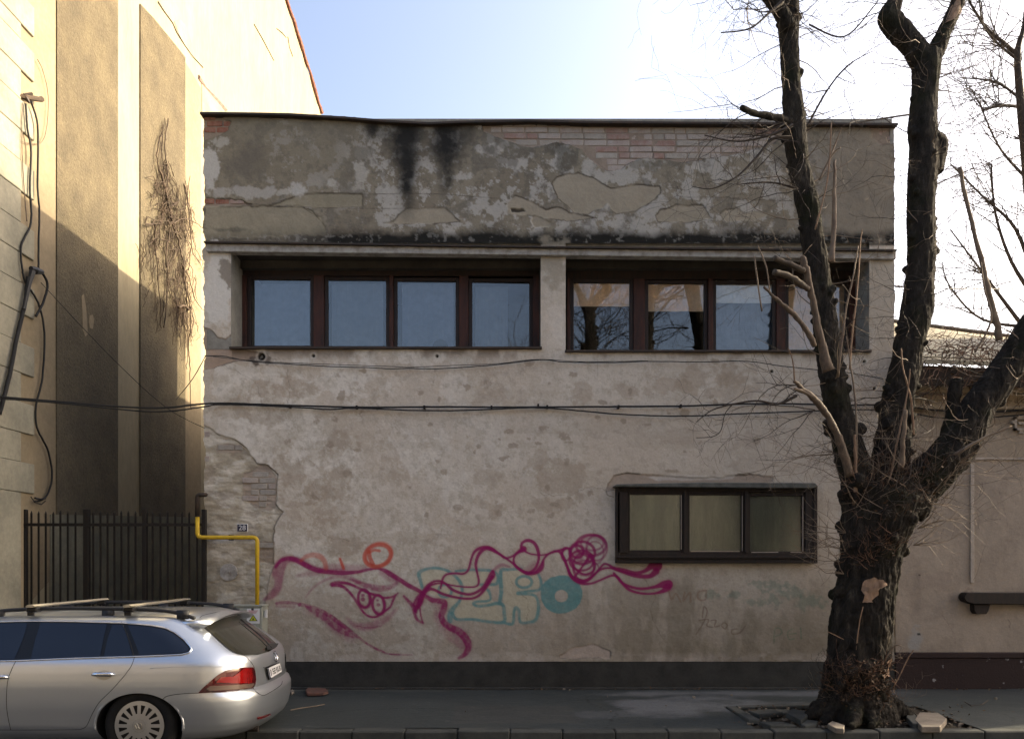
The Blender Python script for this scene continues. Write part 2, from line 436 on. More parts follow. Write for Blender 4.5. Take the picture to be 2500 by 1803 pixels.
cv.patch([(410, 960), (640, 965), (640, 1010), (405, 1010)], (.045, .047, .046), 1.2, 0, 2, 20, 32, .6)
for l_ in ([(-200, 860, .8), (-120, 880, .9), (-40, 872, .8), (20, 905, .8), (90, 940, .9), (160, 936, .7)], [(90, 780, .8), (110, 850, .9), (90, 940, .8), (120, 1010, .7)], [(240, 850, .7), (330, 900, .8), (430, 915, .8), (560, 905, .7), (650, 930, .7)], [(-330, 930, .8), (-240, 945, .8), (-150, 990, .7)], [(500, 780, .8), (520, 850, .8), (500, 905, .7)]):
    cv.stroke([(a_ + random.uniform(-4, 4), b_ + random.uniform(-3, 3), c_) for a_, b_, c_ in smooth_line(l_, 6)], (.012, .013, .012), .85, .7, sm=False)
for k in range(70):
    cv.blob(random.uniform(-330, 650), random.uniform(785, 1010), random.uniform(1, 3), random.uniform(.6, 1.5), (.12, .12, .11), .7, k, .2, 10, .4, .1)
pz = (fbm(cv.x, cv.y, 70, 4, 4) - .5) * .025 - .004
pit = (gx > 2.35) & (gx < 4.55) & (gy < 8.95)
co = np.stack([gx, gy, pz], 1)
qc = np.arange((nx-1)*(ny-1)); vi = (qc // (nx-1)) * nx + qc % (nx-1)
keep = ~(pit[vi] & pit[vi+1] & pit[vi+nx])
side = tag(sheet_mesh('sidewalk', co, nx, ny, keep, cv.c, M['paving']), kind='structure')
g = MB(); g.box(-30, -9.0, 7.77, 10.1, ROAD, -.006); g.box(9.0, 30, 7.77, 10.1, ROAD, -.006)
g.box(-30, -4.2, 10.1, 30, ROAD, -.02)
g.build('paving_bed', M['asphalt'], side)
g = MB()                                            # soil of the tree pit
sx, sy = 30, 22
V = [[g.bm.verts.new((2.3 + 2.3*i/sx, 7.76 + 1.22*j/sy, -.035 + .05*mnoise.noise(Vector((i*.5, j*.5, 1))) + .02*mnoise.noise(Vector((i*1.7, j*1.7, 4))))) for j in range(sy+1)] for i in range(sx+1)]
for i in range(sx):
    for j in range(sy): g.bm.faces.new((V[i][j], V[i+1][j], V[i+1][j+1], V[i][j+1]))
g.build('tree_pit_soil', M['soil'], side, smooth=True)
# kerb stones, one by one
kerb = tag(empty('kerb'), kind='structure')
for k in range(-19, 27):
    x0 = .02 + k*.5035 - .04
    b = MB(); b.box(x0 + .0025, x0 + .5010, 7.615 + random.uniform(-.006, .006), 7.762, ROAD - .05, random.uniform(-.006, .004), bev=.012)
    b.build('kerbstone', M['kerb'], kerb)
# pale edging slabs around the pit
for (x0, x1, y0, y1, z, rz) in ((2.38, 2.5, 8.05, 8.9, .006, 0), (2.52, 3.4, 8.86, 8.98, .008, 0), (2.48, 2.78, 7.80, 8.02, .004, .2), (2.55, 2.85, 8.4, 8.62, .01, .3), (2.85, 3.05, 8.5, 8.7, 0, -.3)):
    b = MB(); b.box(-(x1-x0)/2, (x1-x0)/2, -(y1-y0)/2, (y1-y0)/2, -.05, .0, bev=.008, jit=.006)
    o = b.build('edging_slab', M['kerb'], side); o.location = ((x0+x1)/2, (y0+y1)/2, z + .008); o.rotation_euler = (random.uniform(-.05, .05), random.uniform(-.05, .05), rz)

# ================================================================== THE PLASTERED HOUSE
house = empty('plastered_house', 'flat roofed two storey house with peeling grey plaster, ribbon windows and graffiti', 'house')
TOP = [(488, 273), (600, 274), (705, 276), (838, 284), (950, 293), (1047, 298), (1113, 295), (1290, 291), (1433, 295), (1700, 297), (2193, 300)]
def topline(x): return np.interp(x, [p[0] for p in TOP], [p[1] for p in TOP])
BAND0, BAND1 = 590, 614
step = 2.1
xs = np.arange(499, 2185, step); ys = np.arange(276, 1614, step); nx, ny = xs.size, ys.size
gx, gy = np.meshgrid(xs, ys); gx = gx.ravel(); gy = gy.ravel()
cv = Canvas(gx, gy, (.36, .325, .29))
x, y = cv.x, cv.y
# general plaster of the lower wall: cool whitish and warm pinkish fields
n_big = fbm(x, y, 260, 5, 1); n_mid = fbm(x, y, 90, 6, 2, .62); n_fin = fbm(x, y, 26, 6, 3, .65); n_hz = fbm(x*.35, y*1.6, 60, 5, 4, .6)
allv = np.arange(x.size)
cv.lay(allv, sstep(n_big, .42, .62)*.5, (.40, .385, .365))
cv.lay(allv, sstep(n_mid, .50, .56)*sstep(1250 - x, -350, 450)*.65, (.47, .46, .445))
cv.lay(allv, sstep(n_fin*.6 + n_mid*.4, .535, .60)*.42*sstep(1500 - x, -700, 700), (.27, .24, .20))
cv.lay(allv, sstep(n_hz, .55, .66)*.3, (.28, .25, .215))
cv.lay(allv, sstep(fbm(x, y, 14, 5, 31, .7), .60, .68)*.35, (.22, .20, .175))
TAN = (.225, .185, .145)
for (bx, by, rx, ry, a) in ((720, 950, 120, 34, .9), (640, 1015, 70, 30, .8), (575, 1000, 50, 22, .7), (700, 1150, 70, 60, .9), (800, 1170, 70, 45, .9), (830, 1085, 40, 50, .8), (1390, 1170, 70, 45, .8), (1340, 1230, 60, 22, .8), (1190, 1165, 60, 25, .6), (1180, 1235, 60, 25, .7), (1310, 1120, 25, 30, .7), (845, 1340, 36, 30, .9), (1200, 960, 40, 40, .5), (1420, 965, 25, 25, .7), (1530, 955, 30, 22, .8), (1690, 930, 70, 34, .8), (1780, 905, 60, 30, .8), (1625, 930, 45, 30, .7), (1180, 915, 45, 35, .6), (1790, 960, 60, 26, .6), (1820, 1090, 55, 40, .4), (770, 1250, 80, 50, .7), (960, 1150, 40, 30, .4), (1660, 1060, 60, 20, .4)):
    cv.blob(bx, by, rx*1.4, ry*1.4, TAN, a*.6, int(bx), .40, 40, 1.05, .14)
for k in range(70):
    cv.blob(random.uniform(700, 1900), random.uniform(880, 1260), random.uniform(5, 17), random.uniform(4, 14), (.2, .17, .14), .7, k*3, .3, 16, 1.0, .1)
# splash dirt from the street, with shade towards the bottom painted in
dirt_shade = sstep(y, 1330, 1600) * (.35 + .9*fbm(x, y, 80, 5, 14)) * (.45 + .75*sstep(x, 1200, 1750))
cv.lay(allv, dirt_shade*.75, (.17, .145, .11))
cv.lay(allv, sstep(y, 1585, 1606)*sstep(fbm(x*.6, y, 30, 4, 16), .40, .55)*.6, (.40, .37, .35))
cv.lay(allv, np.exp(-((x-1700)/330)**2)*sstep(y, 1385, 1440)*sstep(fbm(x*1.4, y*.5, 60, 5, 17), .42, .6)*.5, (.12, .105, .08))
# parapet
par = sstep(600 - y, -4, 4)
cv.lay(allv, par, (.215, .195, .16))
cv.lay(allv, par*sstep(n_mid, .46, .60)*.6, (.16, .14, .112))
cv.lay(allv, (1-par)*sstep(fbm(x, y, 20, 6, 61, .72), .565, .60)*sstep(1350 - x, -300, 500)*.28, (.48, .465, .44))
cv.lay(allv, (1-par)*sstep(fbm(x, y, 24, 6, 62, .72), .575, .61)*sstep(n_big, .44, .60)*.30, (.25, .22, .185))
cv.lay(allv, par*sstep(fbm(x, y, 16, 6, 63, .72), .575, .62)*.5, (.11, .10, .085))
lich = sstep(fbm(x, y, 34, 7, 21, .72), .485, .56) * par
cv.lay(allv, lich*sstep(x, 760, 960)*sstep(2000-x, -100, 150)*.8, (.37, .365, .355))
cv.lay(allv, lich*sstep(900-x, -100, 200)*sstep(fbm(x, y, 120, 4, 23), .5, .62)*.7, (.34, .335, .325))
cv.lay(allv, par*sstep(fbm(x, y, 60, 6, 24, .68), .56, .66)*.6, (.12, .112, .10))
cv.lay(allv, par*sstep(440 - y, -60, 60)*sstep(900-x, -60, 100)*.45, (.16, .145, .115))
cv.lay(allv, par*sstep(x, 1990, 2060)*.45, (.24, .215, .185))
def zA(l, fx=480, fy=250, s=2.726): return [(a/s+fx, b/s+fy) for a, b in l]
def zB(l): return zA(l, 1200, 250)
BARE = (.285, .258, .212)
# patches where the finish coat has come away
cv.patch(zA([(50, 690), (300, 690), (700, 690), (760, 715), (830, 770), (865, 830), (860, 885), (400, 890), (60, 912)]), (.245, .225, .18), 2, .008, 6, 18, 3, 1, .7)
cv.patch(zA([(600, 640), (720, 605), (900, 600), (1100, 606), (1110, 690), (850, 700), (700, 690), (450, 690), (560, 665)]), (.235, .215, .165), 1.5, .008, 4, 20, 4, .8, .7)
cv.patch(zA([(1245, 800), (1310, 795), (1340, 750), (1390, 705), (1500, 710), (1650, 700), (1700, 740), (1755, 790), (1600, 806), (1300, 812)]), BARE, 1.6, .006, 3, 20, 5, 1, 1)
cv.patch(zB([(400, 540), (430, 500), (500, 478), (580, 470), (660, 495), (720, 530), (790, 567), (870, 560), (1000, 546), (1120, 556), (1126, 610), (1080, 650), (960, 720), (830, 740), (770, 670), (740, 700), (640, 745), (520, 735), (450, 700), (360, 706), (290, 680), (230, 640), (150, 620), (105, 670), (110, 740), (300, 760), (500, 790), (700, 770), (560, 740), (450, 640)]), BARE, 1.6, .006, 4, 24, 6, 1, 1)
cv.patch(zB([(1090, 750), (1120, 715), (1220, 680), (1300, 690), (1410, 680), (1440, 730), (1465, 770), (1380, 790), (1220, 800), (1110, 790)]), BARE, 1.6, .006, 4, 22, 7, 1, 1)
cv.patch(zB([(1520, 745), (1560, 705), (1640, 710), (1690, 735), (1780, 720), (1850, 740), (1760, 790), (1560, 790)]), BARE, 1.6, .006, 4, 22, 8, 1, 1)
cv.patch(zB([(265, 790), (275, 750), (330, 770), (400, 800), (380, 830), (290, 830)]), BARE, 1, .012, 3, 18, 9, 1, 1)
cv.patch(zB([(130, 705), (210, 708), (225, 725), (135, 728)]), (.07, .06, .05), 1.5, .02, 2, 12, 10)
for pl in (zA([(560, 655), (700, 615), (900, 603), (1100, 612), (1400, 606), (1700, 615), (2000, 640)]), zA([(60, 640), (200, 640), (330, 668), (500, 690), (700, 695), (900, 702), (1200, 705), (1390, 704)]), zB([(1240, 560), (1250, 625), (1500, 630), (1800, 650), (2000, 655)]), zA([(700, 695), (800, 760), (860, 830)])):
    cv.stroke([(a, b, 1.8) for a, b in pl], (.06, .045, .035), .75, 1.0, grain=.5)
cv.blob(600, 390, 60, 60, (.12, .11, .10), .6, 41, .3, 30, .9, .3)
cv.blob(560, 560, 60, 8, (.06, .06, .055), .5, 41, .3, 30, .9, .3)
# white worn paint near the left edge
cv.blob(515, 400, 26, 90, (.42, .42, .42), .9, 42, .3, 30, .7, .12)
cv.blob(725, 465, 30, 22, (.40, .40, .40), .8, 43, .35, 16, .8, .15)
cv.blob(600, 470, 130, 22, (.34, .335, .33), .8, 44, .4, 26, .9, .15)
for (bx, by, rx, ry) in ((540, 350, 30, 20), (690, 470, 30, 14), (808, 445, 14, 14), (880, 420, 24, 40)):
    cv.blob(bx, by, rx, ry, (.37, .365, .35), .7, int(bx), .35, 16, .8, .15)
# black run marks below the roof edge
def drip(cx, w, y1, a):
    idx = cv.crop(cx-w*2, cx+w*2, 280, y1+40)
    xx = x[idx]; yy = y[idx]; t = (yy-285)/(y1-285)
    ww = w*(1.05 - .55*np.clip(t, 0, 1)) * (.7+.6*fbm(xx, yy, 30, 4, int(cx)))
    v = np.exp(-((xx-cx-(fbm(yy, yy, 50, 2, int(cx))-.5)*12)/ww)**2) * (1-sstep(t, .55, 1.05))
    v = np.clip(v * (.3 + 1.3*fbm(xx, yy, 18, 6, int(cx)+1, .65)), 0, 1)
    cv.lay(idx, v*a, (.018, .018, .018))
drip(908, 26, 352, .95); drip(985, 54, 440, 1.0); drip(993, 26, 540, 1.05); drip(996, 30, 590, .4); drip(1098, 56, 430, 1.0); drip(1088, 28, 520, 1.0); drip(1150, 20, 340, .5); drip(1660, 30, 420, .35); drip(1370, 45, 380, .7)
cv.blob(1375, 385, 60, 46, (.08, .078, .07), .65, 61, .35, 24, .9, .2)
cv.blob(1260, 360, 90, 30, (.10, .095, .085), .55, 62, .35, 24, .9, .2)
cv.blob(1590, 400, 90, 24, (.12, .115, .10), .55, 63, .35, 24, .9, .2)
# soot band right above the ledge
sb = sstep(y, 548 + 14*(fbm(x, x*0, 60, 4, 70)-.5)*3, 590) * (1-sstep(y, 596, 600))
cv.lay(allv, np.clip(sb*(.4+.7*sstep(x, 700, 900))*(.75+.9*fbm(x, y, 16, 5, 71)), 0, 1), (.013, .013, .012))
cv.lay(allv, sb*sstep(fbm(x, y, 10, 4, 72), .64, .7)*.4, (.3, .3, .29))
# bare brick areas: recessed mortar field
def mortar(xx, yy):
    v = .8 + .45*fbm(xx, yy, 18, 5, 80)
    return np.array((.24, .20, .17), np.float32)[None]*v[:, None]
BR_BIG = [(1172, 280), (1172, 292), (1180, 320)] + zB([(60, 235), (160, 270), (240, 295), (340, 285), (430, 265), (520, 275), (600, 310), (640, 360), (720, 430), (800, 460), (860, 450), (920, 400), (990, 365), (1050, 365), (1130, 380), (1290, 395), (1430, 375), (1600, 345), (1750, 312), (1880, 270), (1960, 200)]) + [(1935, 280)]
BR_TL = zA([(20, 80), (180, 82), (175, 110), (230, 130), (205, 180), (165, 215), (110, 228), (20, 262)])
BR_L2 = zA([(20, 635), (200, 640), (290, 650), (370, 682), (20, 688)])
BR_TR = [(2122, 300), (2190, 300), (2190, 350), (2150, 352), (2130, 335)]
cv.patch(BR_BIG, mortar, 1.2, .022, 4, 26, 12, 1, .9)
cv.patch(BR_TL, mortar, 1.2, .022, 3, 14, 13, 1, .9)
cv.patch(BR_L2, mortar, 1.2, .020, 3, 14, 14, 1, .9)
cv.patch(BR_TR, mortar, 1.2, .016, 3, 14, 15, 1, .6)
def zC(l): return zA(l, 440, 880, 3.147)
ROUGH = [(480, 1035)] + zC([(210, 510), (290, 560), (400, 600), (500, 670), (570, 760), (600, 800), (680, 810), (740, 870), (740, 1000), (735, 1100), (790, 1160), (720, 1270), (710, 1400), (720, 1560), (690, 1640)]) + [(655, 1430), (640, 1520), (560, 1560), (560, 1625), (480, 1625)]
def roughcol(xx, yy):
    v = .78 + .5*fbm(xx*.6, yy, 22, 6, 84, .65)
    w = sstep(fbm(xx*.7, yy, 40, 5, 85), .45, .6)[:, None]
    return (np.array((.27, .245, .20), np.float32)*(1-w) + np.array((.37, .35, .315), np.float32)*w)*v[:, None]
cv.patch(ROUGH, roughcol, 1.4, .024, 5, 26, 16, 1, 1)
idx = cv.crop(498, 760, 1020, 1612, 0); d = cv.sd(idx, ROUGH, 5, 26, 16)
rr = fbm(x[idx]*.45, y[idx]*1.3, 16, 5, 86, .6)
cv.h[idx] += (rr-.5)*.03*sstep(d, 0, 6)
cv.lay(idx, sstep(.42-rr, 0, .06)*sstep(d, 2, 6)*.4, (.15, .12, .095))
cv.lay(idx, sstep(rr, .58, .66)*sstep(d, 2, 6)*.3, (.42, .40, .37))
PIL = [(490, 800), (515, 805), (530, 822), (552, 826), (566, 815), (566, 850), (640, 860), (640, 870), (560, 885), (520, 900), (490, 900)]
cv.patch(PIL, (.27, .215, .18), 1.2, .018, 4, 20, 18, 1, .9)
BRS = [zC([(480, 870), (560, 840), (600, 800), (680, 812), (735, 880), (735, 1120), (700, 1150), (570, 1125), (480, 1050)]), zC([(590, 1390), (720, 1390), (715, 1560), (600, 1540)]), zC([(280, 640), (470, 640), (470, 710), (280, 700)])]
for k, pl in enumerate(BRS): cv.patch(pl, mortar, 2, .006, 4, 20, 19+k, .9, .4)
# the left jamb pillar: worn white and brown paint
cv.blob(530, 700, 36, 130, (.42, .415, .41), .95, 91, .25, 30, .6, .1)
cv.blob(553, 660, 22, 50, (.15, .13, .11), .85, 92, .3, 24, .7, .12)
cv.blob(1350, 650, 50, 90, (.22, .20, .165), .8, 93, .3, 30, .7, .2)
cv.blob(1358, 790, 34, 70, (.40, .375, .35), .7, 94, .3, 24, .9, .15)
cv.blob(2150, 740, 60, 170, (.25, .225, .19), .6, 95, .3, 40, .7, .3)
# dirt lines below the sills, window scar, hole stains
cv.lay(allv, sstep(y, 846, 852)*(1-sstep(y, 858, 884))*((x > 565) & (x < 2120))*sstep(fbm(x, y*.5, 50, 4, 97), .4, .6)*.7, (.11, .085, .065))
cv.blob(640, 875, 36, 20, (.07, .055, .045), .9, 98, .3, 14, .7, .25)
for (hx, hy) in ((638, 870), (765, 868), (1067, 869), (1884, 906), (2110, 882), (2135, 948)):
    r_ = 8 if hx == 638 else 2.6
    idx = cv.crop(hx-20, hx+20, hy-20, hy+20); d = np.hypot(x[idx]-hx, y[idx]-hy)
    cv.lay(idx, sstep(r_+1.5-d, -1, 1.5), (.01, .009, .008)); cv.h[idx] -= .05*sstep(r_-d, -1, 1)
    cv.lay(idx, np.exp(-((d-r_-4)/3)**2)*.4, (.45, .43, .40))
cv.patch([(1482, 1200), (1484, 1180), (1500, 1160), (1530, 1153), (1590, 1158), (1650, 1162), (1700, 1166), (1760, 1165), (1800, 1158), (1850, 1158), (1890, 1163), (1885, 1175), (1840, 1186), (1500, 1186), (1498, 1196)], (.24, .20, .17), 1.2, .012, 3, 18, 25, .9, 1)
cv.patch([(1580, 1165), (1640, 1158), (1760, 1160), (1800, 1157), (1790, 1168), (1700, 1172), (1600, 1172)], (.38, .36, .345), 2, 0, 3, 18, 26, .8)
cv.stroke([(1800, 1157, 2), (1850, 1150, 2), (1880, 1138, 2), (1900, 1136, 2)], (.1, .08, .06), .8, .8)
cv.stroke([(1486, 1182, 2), (1480, 1196, 2), (1484, 1208, 2), (1498, 1212, 2)], (.1, .08, .06), .8, .8)
cv.patch([(1365, 1600), (1400, 1580), (1450, 1572), (1490, 1590), (1490, 1606), (1365, 1606)], (.36, .31, .28), 1.4, .008, 4, 20, 27, .9, .6)
# recesses along the top edge
cv.patch([(548, 283), (700, 290), (860, 292), (1000, 302), (1170, 300), (1170, 285), (548, 268)], (.34, .31, .28), 1.5, .012, 5, 30, 28, .8, .8)
# paint and scribbles on the wall
def z1(l): return [(a/4.536+640, b/4.536+1310) + tuple(r) for a, b, *r in l]
def z2(l): return [(a/3.24+980, b/3.24+1290) + tuple(r) for a, b, *r in l]
CREAM = (.40, .385, .30); TEAL = (.085, .205, .225); MAG = (.19, .010, .085); RED = (.37, .055, .035)
for pl in ([(150, 350), (270, 315), (370, 335), (450, 410), (475, 500), (440, 590), (395, 660), (340, 560), (240, 520), (180, 480)],
           [(430, 340), (720, 335), (755, 380), (745, 440), (690, 470), (705, 560), (790, 600), (810, 730), (560, 710), (440, 705), (400, 660), (470, 560), (480, 450)],
           [(795, 330), (950, 315), (1080, 340), (1105, 430), (1060, 510), (1080, 640), (1060, 730), (940, 735), (915, 640), (880, 740), (815, 730), (800, 500)]):
    cv.patch(z2(pl), CREAM, 2, 0, 1, 20, 29, .62)
TL = [[(170, 480, 5), (150, 410, 6), (140, 350, 7), (190, 320, 5), (270, 310, 5), (350, 325, 5), (420, 370, 5), (470, 430, 6), (480, 500, 5), (460, 570, 5), (410, 630, 8), (385, 680, 10), (385, 730, 8)],
      [(430, 335, 4), (540, 325, 4), (640, 325, 5), (720, 335, 5), (760, 370, 5), (755, 430, 6), (690, 440, 5), (610, 440, 4)],
      [(640, 455, 4), (690, 490, 5), (705, 550, 4), (680, 570, 4), (600, 575, 4), (570, 590, 5), (600, 610, 5), (680, 605, 5), (750, 590, 6), (800, 600, 6), (812, 650, 6), (808, 735, 6), (700, 735, 5), (560, 715, 5), (440, 715, 5), (400, 670, 7)],
      [(775, 590, 6), (790, 500, 7), (785, 400, 7), (790, 330, 6), (850, 322, 5), (950, 315, 4)],
      [(1080, 350, 4), (1105, 420, 5), (1090, 480, 5), (1000, 495, 5), (920, 510, 6), (1040, 520, 5), (1080, 570, 5), (1082, 650, 6), (1060, 720, 6), (1000, 740, 5), (940, 735, 5), (930, 650, 5), (905, 625, 6), (890, 660, 5), (880, 750, 5), (810, 740, 5)]]
for l in TL: cv.stroke(z2(l), TEAL, .82, 1.3, grain=.25, seed=8)
cv.ell(980+345/3.24, 1290+490/3.24, 16, 15, TEAL, 5, .75); cv.ell(980+970/3.24, 1290+420/3.24, 19, 14, TEAL, 5, .8)
ocx, ocy = 980+1265/3.24, 1290+518/3.24
idx = cv.crop(ocx-60, ocx+60, ocy-60, ocy+60); d = np.hypot((x[idx]-ocx)/52, (y[idx]-ocy)/47) + (fbm(x[idx], y[idx], 20, 4, 33)-.5)*.10
di = np.hypot((x[idx]-ocx)/16, (y[idx]-ocy-4)/15)
cv.lay(idx, sstep(1.0-d, -.02, .03)*sstep(di, .93, 1.06)*(.72+.3*fbm(x[idx], y[idx], 14, 4, 34)), TEAL)
# face drawn in magenta
G = lambda l, a=.95, s=1.4, g=.18, c=MAG: cv.stroke(z1(l), c, a, s, grain=g)
G([(20, 690, 6), (110, 640, 13), (170, 560, 14), (185, 470, 15), (175, 390, 22), (205, 310, 20), (260, 262, 14), (320, 245, 12), (400, 262, 12), (480, 300, 11), (560, 340, 10), (650, 368, 10), (760, 376, 8), (900, 362, 5)], .62, 3.5)
G([(150, 330, 5), (210, 260, 7), (290, 238, 8), (380, 255, 9), (470, 305, 9), (560, 350, 9), (650, 375, 9), (760, 390, 8), (900, 398, 8), (1050, 388, 6), (1180, 360, 5), (1280, 350, 4), (1350, 368, 7), (1420, 410, 9), (1520, 470, 8), (1620, 535, 8), (1720, 585, 7), (1775, 620, 6)], .92, 1.5, .1)
G([(380, 430, 3), (480, 410, 8), (620, 395, 8), (700, 330, 8), (850, 335, 12), (1000, 345, 12), (1150, 340, 8)], .35, 5)
G([(1330, 390, 12), (1400, 430, 16), (1480, 490, 12)], .45, 5, .4)
G([(480, 670, 2), (540, 590, 3), (620, 520, 4), (740, 460, 5), (870, 438, 6), (980, 460, 8), (1070, 500, 9)], .42, 2)
G([(980, 465, 4), (1080, 510, 7), (1180, 545, 10), (1300, 568, 12), (1400, 560, 9), (1490, 510, 6), (1480, 470, 3)], .7, 3, .35)
G([(775, 525, 8), (840, 503, 6), (950, 515, 5), (1060, 560, 5), (1180, 620, 5), (1280, 645, 5), (1350, 672, 4), (1440, 662, 4), (1505, 620, 2)])
G([(785, 532, 6), (870, 540, 6), (930, 575, 5), (1000, 650, 4.5), (1060, 740, 4.5), (1120, 830, 4), (1180, 876, 4), (1250, 885, 4), (1310, 860, 4), (1355, 825, 4), (1420, 770, 4), (1450, 700, 4), (1482, 640, 3)])
for cx_, cy_, rx_, ry_, rot_ in ((1130, 680, 66, 100, -.1), (1288, 748, 66, 105, -.1)):
    pc = z1([(cx_, cy_)])[0]
    cv.ell(pc[0], pc[1], rx_/4.536, ry_/4.536, MAG, 5, .9, 1.3, rot_)
    cv.ell(pc[0]+2.5, pc[1]+3, rx_/4.536-2, ry_/4.536-3, MAG, 7, .55, 3, rot_, -30, 130)
for (a, b, w_) in ((1113, 645, 6), (1113, 690, 7), (1285, 750, 6), (1275, 700, 4)): G([(a, b, w_), (a+6, b, w_)], .8, 1.2)
G([(940, 900, 4), (1000, 960, 9), (1130, 995, 14), (1280, 955, 14), (1400, 890, 10), (1480, 805, 5)], .5, 5, .3)
G([(1050, 985, 2), (1180, 1005, 3), (1320, 985, 3)], .4, 1)
G([(160, 735, 5), (260, 725, 6), (380, 736, 5)], .7, 1.5, .3); G([(165, 768, 4), (360, 772, 4)], .45, 2, .4)
G([(415, 748, 7), (520, 765, 6), (640, 805, 6), (760, 880, 8), (870, 960, 8), (980, 1040, 6), (1100, 1135, 4), (1200, 1205, 4), (1320, 1262, 4), (1400, 1292, 3), (1520, 1302, 3), (1660, 1304, 2)], .8, 1.4, .45)
G([(500, 785, 5), (620, 850, 10), (750, 930, 14), (850, 1005, 15), (950, 1070, 10), (1050, 1110, 5)], .75, 3, .4)
G([(480, 830, 5), (650, 890, 10), (780, 990, 14), (900, 1080, 16), (1010, 1140, 10)], .35, 6, .5)
G([(1570, 655, 4), (1620, 710, 6), (1680, 780, 8), (1690, 850, 6), (1720, 915, 5), (1780, 950, 4)], .85, 2, .3)
G([(1750, 790, 2.5), (1755, 860, 2.5), (1778, 945, 2.5)])
G([(1790, 610, 7), (1750, 680, 15), (1718, 745, 16), (1700, 790, 9), (1705, 830, 5)], .9, 2)
G([(1790, 640, 6), (1880, 695, 9), (1960, 708, 9), (2020, 725, 10), (2010, 800, 11), (1985, 880, 11), (2015, 950, 11), (2090, 1005, 12), (2180, 1045, 13), (2250, 1120, 14), (2285, 1210, 12), (2250, 1290, 9), (2180, 1340, 5)], .88, 2, .25)
G([(1880, 730, 6), (1960, 780, 16), (1950, 870, 16), (1990, 960, 18), (2080, 1060, 24), (2180, 1120, 26), (2220, 1200, 16)], .38, 7, .5)
# ribbons
H = lambda l, a=.93, s=1.2, c=MAG: cv.stroke(z2(l), c, a, s)
H([(110, 645, 6), (140, 590, 9), (165, 530, 9), (200, 465, 8), (235, 428, 5), (275, 412, 4), (330, 420, 4), (400, 478, 5), (480, 510, 5), (560, 514, 5), (640, 470, 6), (690, 405, 9), (715, 370, 12), (722, 340, 7)])
H([(175, 510, 7), (215, 478, 7), (260, 482, 5), (330, 515, 5), (450, 545, 4.5), (560, 550, 4.5), (630, 512, 5), (690, 430, 6), (718, 380, 6)])
H([(200, 470, 4), (250, 440, 4), (320, 430, 3), (420, 450, 3), (520, 460, 3), (590, 455, 3.5), (612, 420, 4), (600, 350, 4), (588, 280, 5), (608, 210, 6), (650, 162, 7), (695, 157, 7), (760, 190, 5), (830, 235, 4), (890, 280, 4), (950, 330, 5), (1010, 352, 7), (1070, 345, 6), (1112, 310, 6), (1122, 260, 4)])
H([(310, 470, 3), (325, 400, 4), (355, 362, 4), (420, 352, 4), (490, 355, 4), (530, 322, 4), (552, 240, 4), (580, 180, 5), (632, 150, 6), (700, 150, 6), (770, 195, 4), (820, 230, 4), (880, 215, 4), (930, 178, 6), (968, 160, 11)])
H([(965, 165, 7), (910, 200, 4), (888, 240, 4), (900, 290, 5), (960, 335, 6), (1010, 350, 7), (1060, 310, 5), (1086, 240, 5), (1080, 170, 6), (1050, 112, 6), (1000, 92, 6), (955, 112, 5), (948, 148, 5)])
H([(980, 180, 3), (1030, 200, 3), (1120, 206, 3), (1200, 186, 3.5), (1260, 165, 4), (1330, 152, 4)])
H([(1060, 345, 4), (1100, 290, 4), (1140, 220, 4), (1200, 180, 4), (1250, 182, 5), (1290, 240, 5), (1320, 320, 5), (1350, 380, 6), (1420, 428, 6), (1500, 432, 4), (1580, 402, 4), (1660, 370, 4), (1705, 378, 5), (1750, 430, 5), (1820, 460, 5), (1900, 474, 5), (2000, 460, 6), (2070, 440, 12), (2110, 440, 17)])
H([(1300, 155, 4), (1272, 200, 4), (1310, 300, 4), (1340, 370, 6), (1400, 410, 9), (1480, 405, 5), (1550, 335, 4), (1600, 280, 4), (1640, 285, 4), (1680, 310, 6), (1760, 330, 8), (1850, 350, 7), (1930, 330, 7), (1990, 285, 14), (2020, 290, 20)])
H([(1400, 420, 4), (1500, 385, 4), (1570, 325, 4), (1650, 310, 4), (1730, 335, 5), (1850, 370, 7), (1960, 375, 8), (2015, 335, 12)])
H([(1680, 350, 4), (1730, 410, 5), (1800, 480, 5), (1900, 510, 4), (2000, 510, 4), (2070, 490, 8), (2105, 462, 14)])
H([(1370, 380, 4), (1430, 300, 4), (1480, 230, 6), (1495, 212, 9)]); H([(1340, 250, 4), (1380, 320, 4), (1450, 360, 4), (1520, 330, 4), (1530, 260, 3), (1500, 220, 4)])
for (ex, ey, rx_, ry_, w_, a_) in ((1500, 130, 118, 84, 5, .75), (1545, 150, 82, 100, 4, .6), (1510, 110, 90, 60, 4, .6), (1430, 190, 100, 88, 5, .85), (1390, 180, 50, 48, 5, .9), (1425, 250, 96, 80, 4, .85), (1300, 200, 34, 52, 4, .8), (1440, 300, 82, 110, 4, .8), (1530, 190, 70, 90, 3, .5), (1460, 310, 100, 60, 3, .6)):
    pc = z2([(ex, ey)])[0]; cv.ell(pc[0], pc[1], rx_/3.24, ry_/3.24, MAG, w_, a_)
H([(1380, 120, 8), (1440, 80, 9), (1520, 60, 8), (1590, 90, 8)], .35, 4); H([(1010, 330, 14), (1050, 280, 10)], .35, 6); H([(1390, 190, 14), (1410, 240, 14)], .5, 5)
H([(722, 335, 5), (760, 300, 6), (800, 285, 6), (855, 300, 4)], .5, 2)
G([(430, 262, 5), (490, 215, 8), (570, 200, 9), (640, 215, 10), (690, 270, 9), (708, 345, 8)], .55, 2.5, .15, RED)
G([(862, 240, 4), (880, 290, 5), (900, 345, 5)], .85, 1.2, 0, RED)
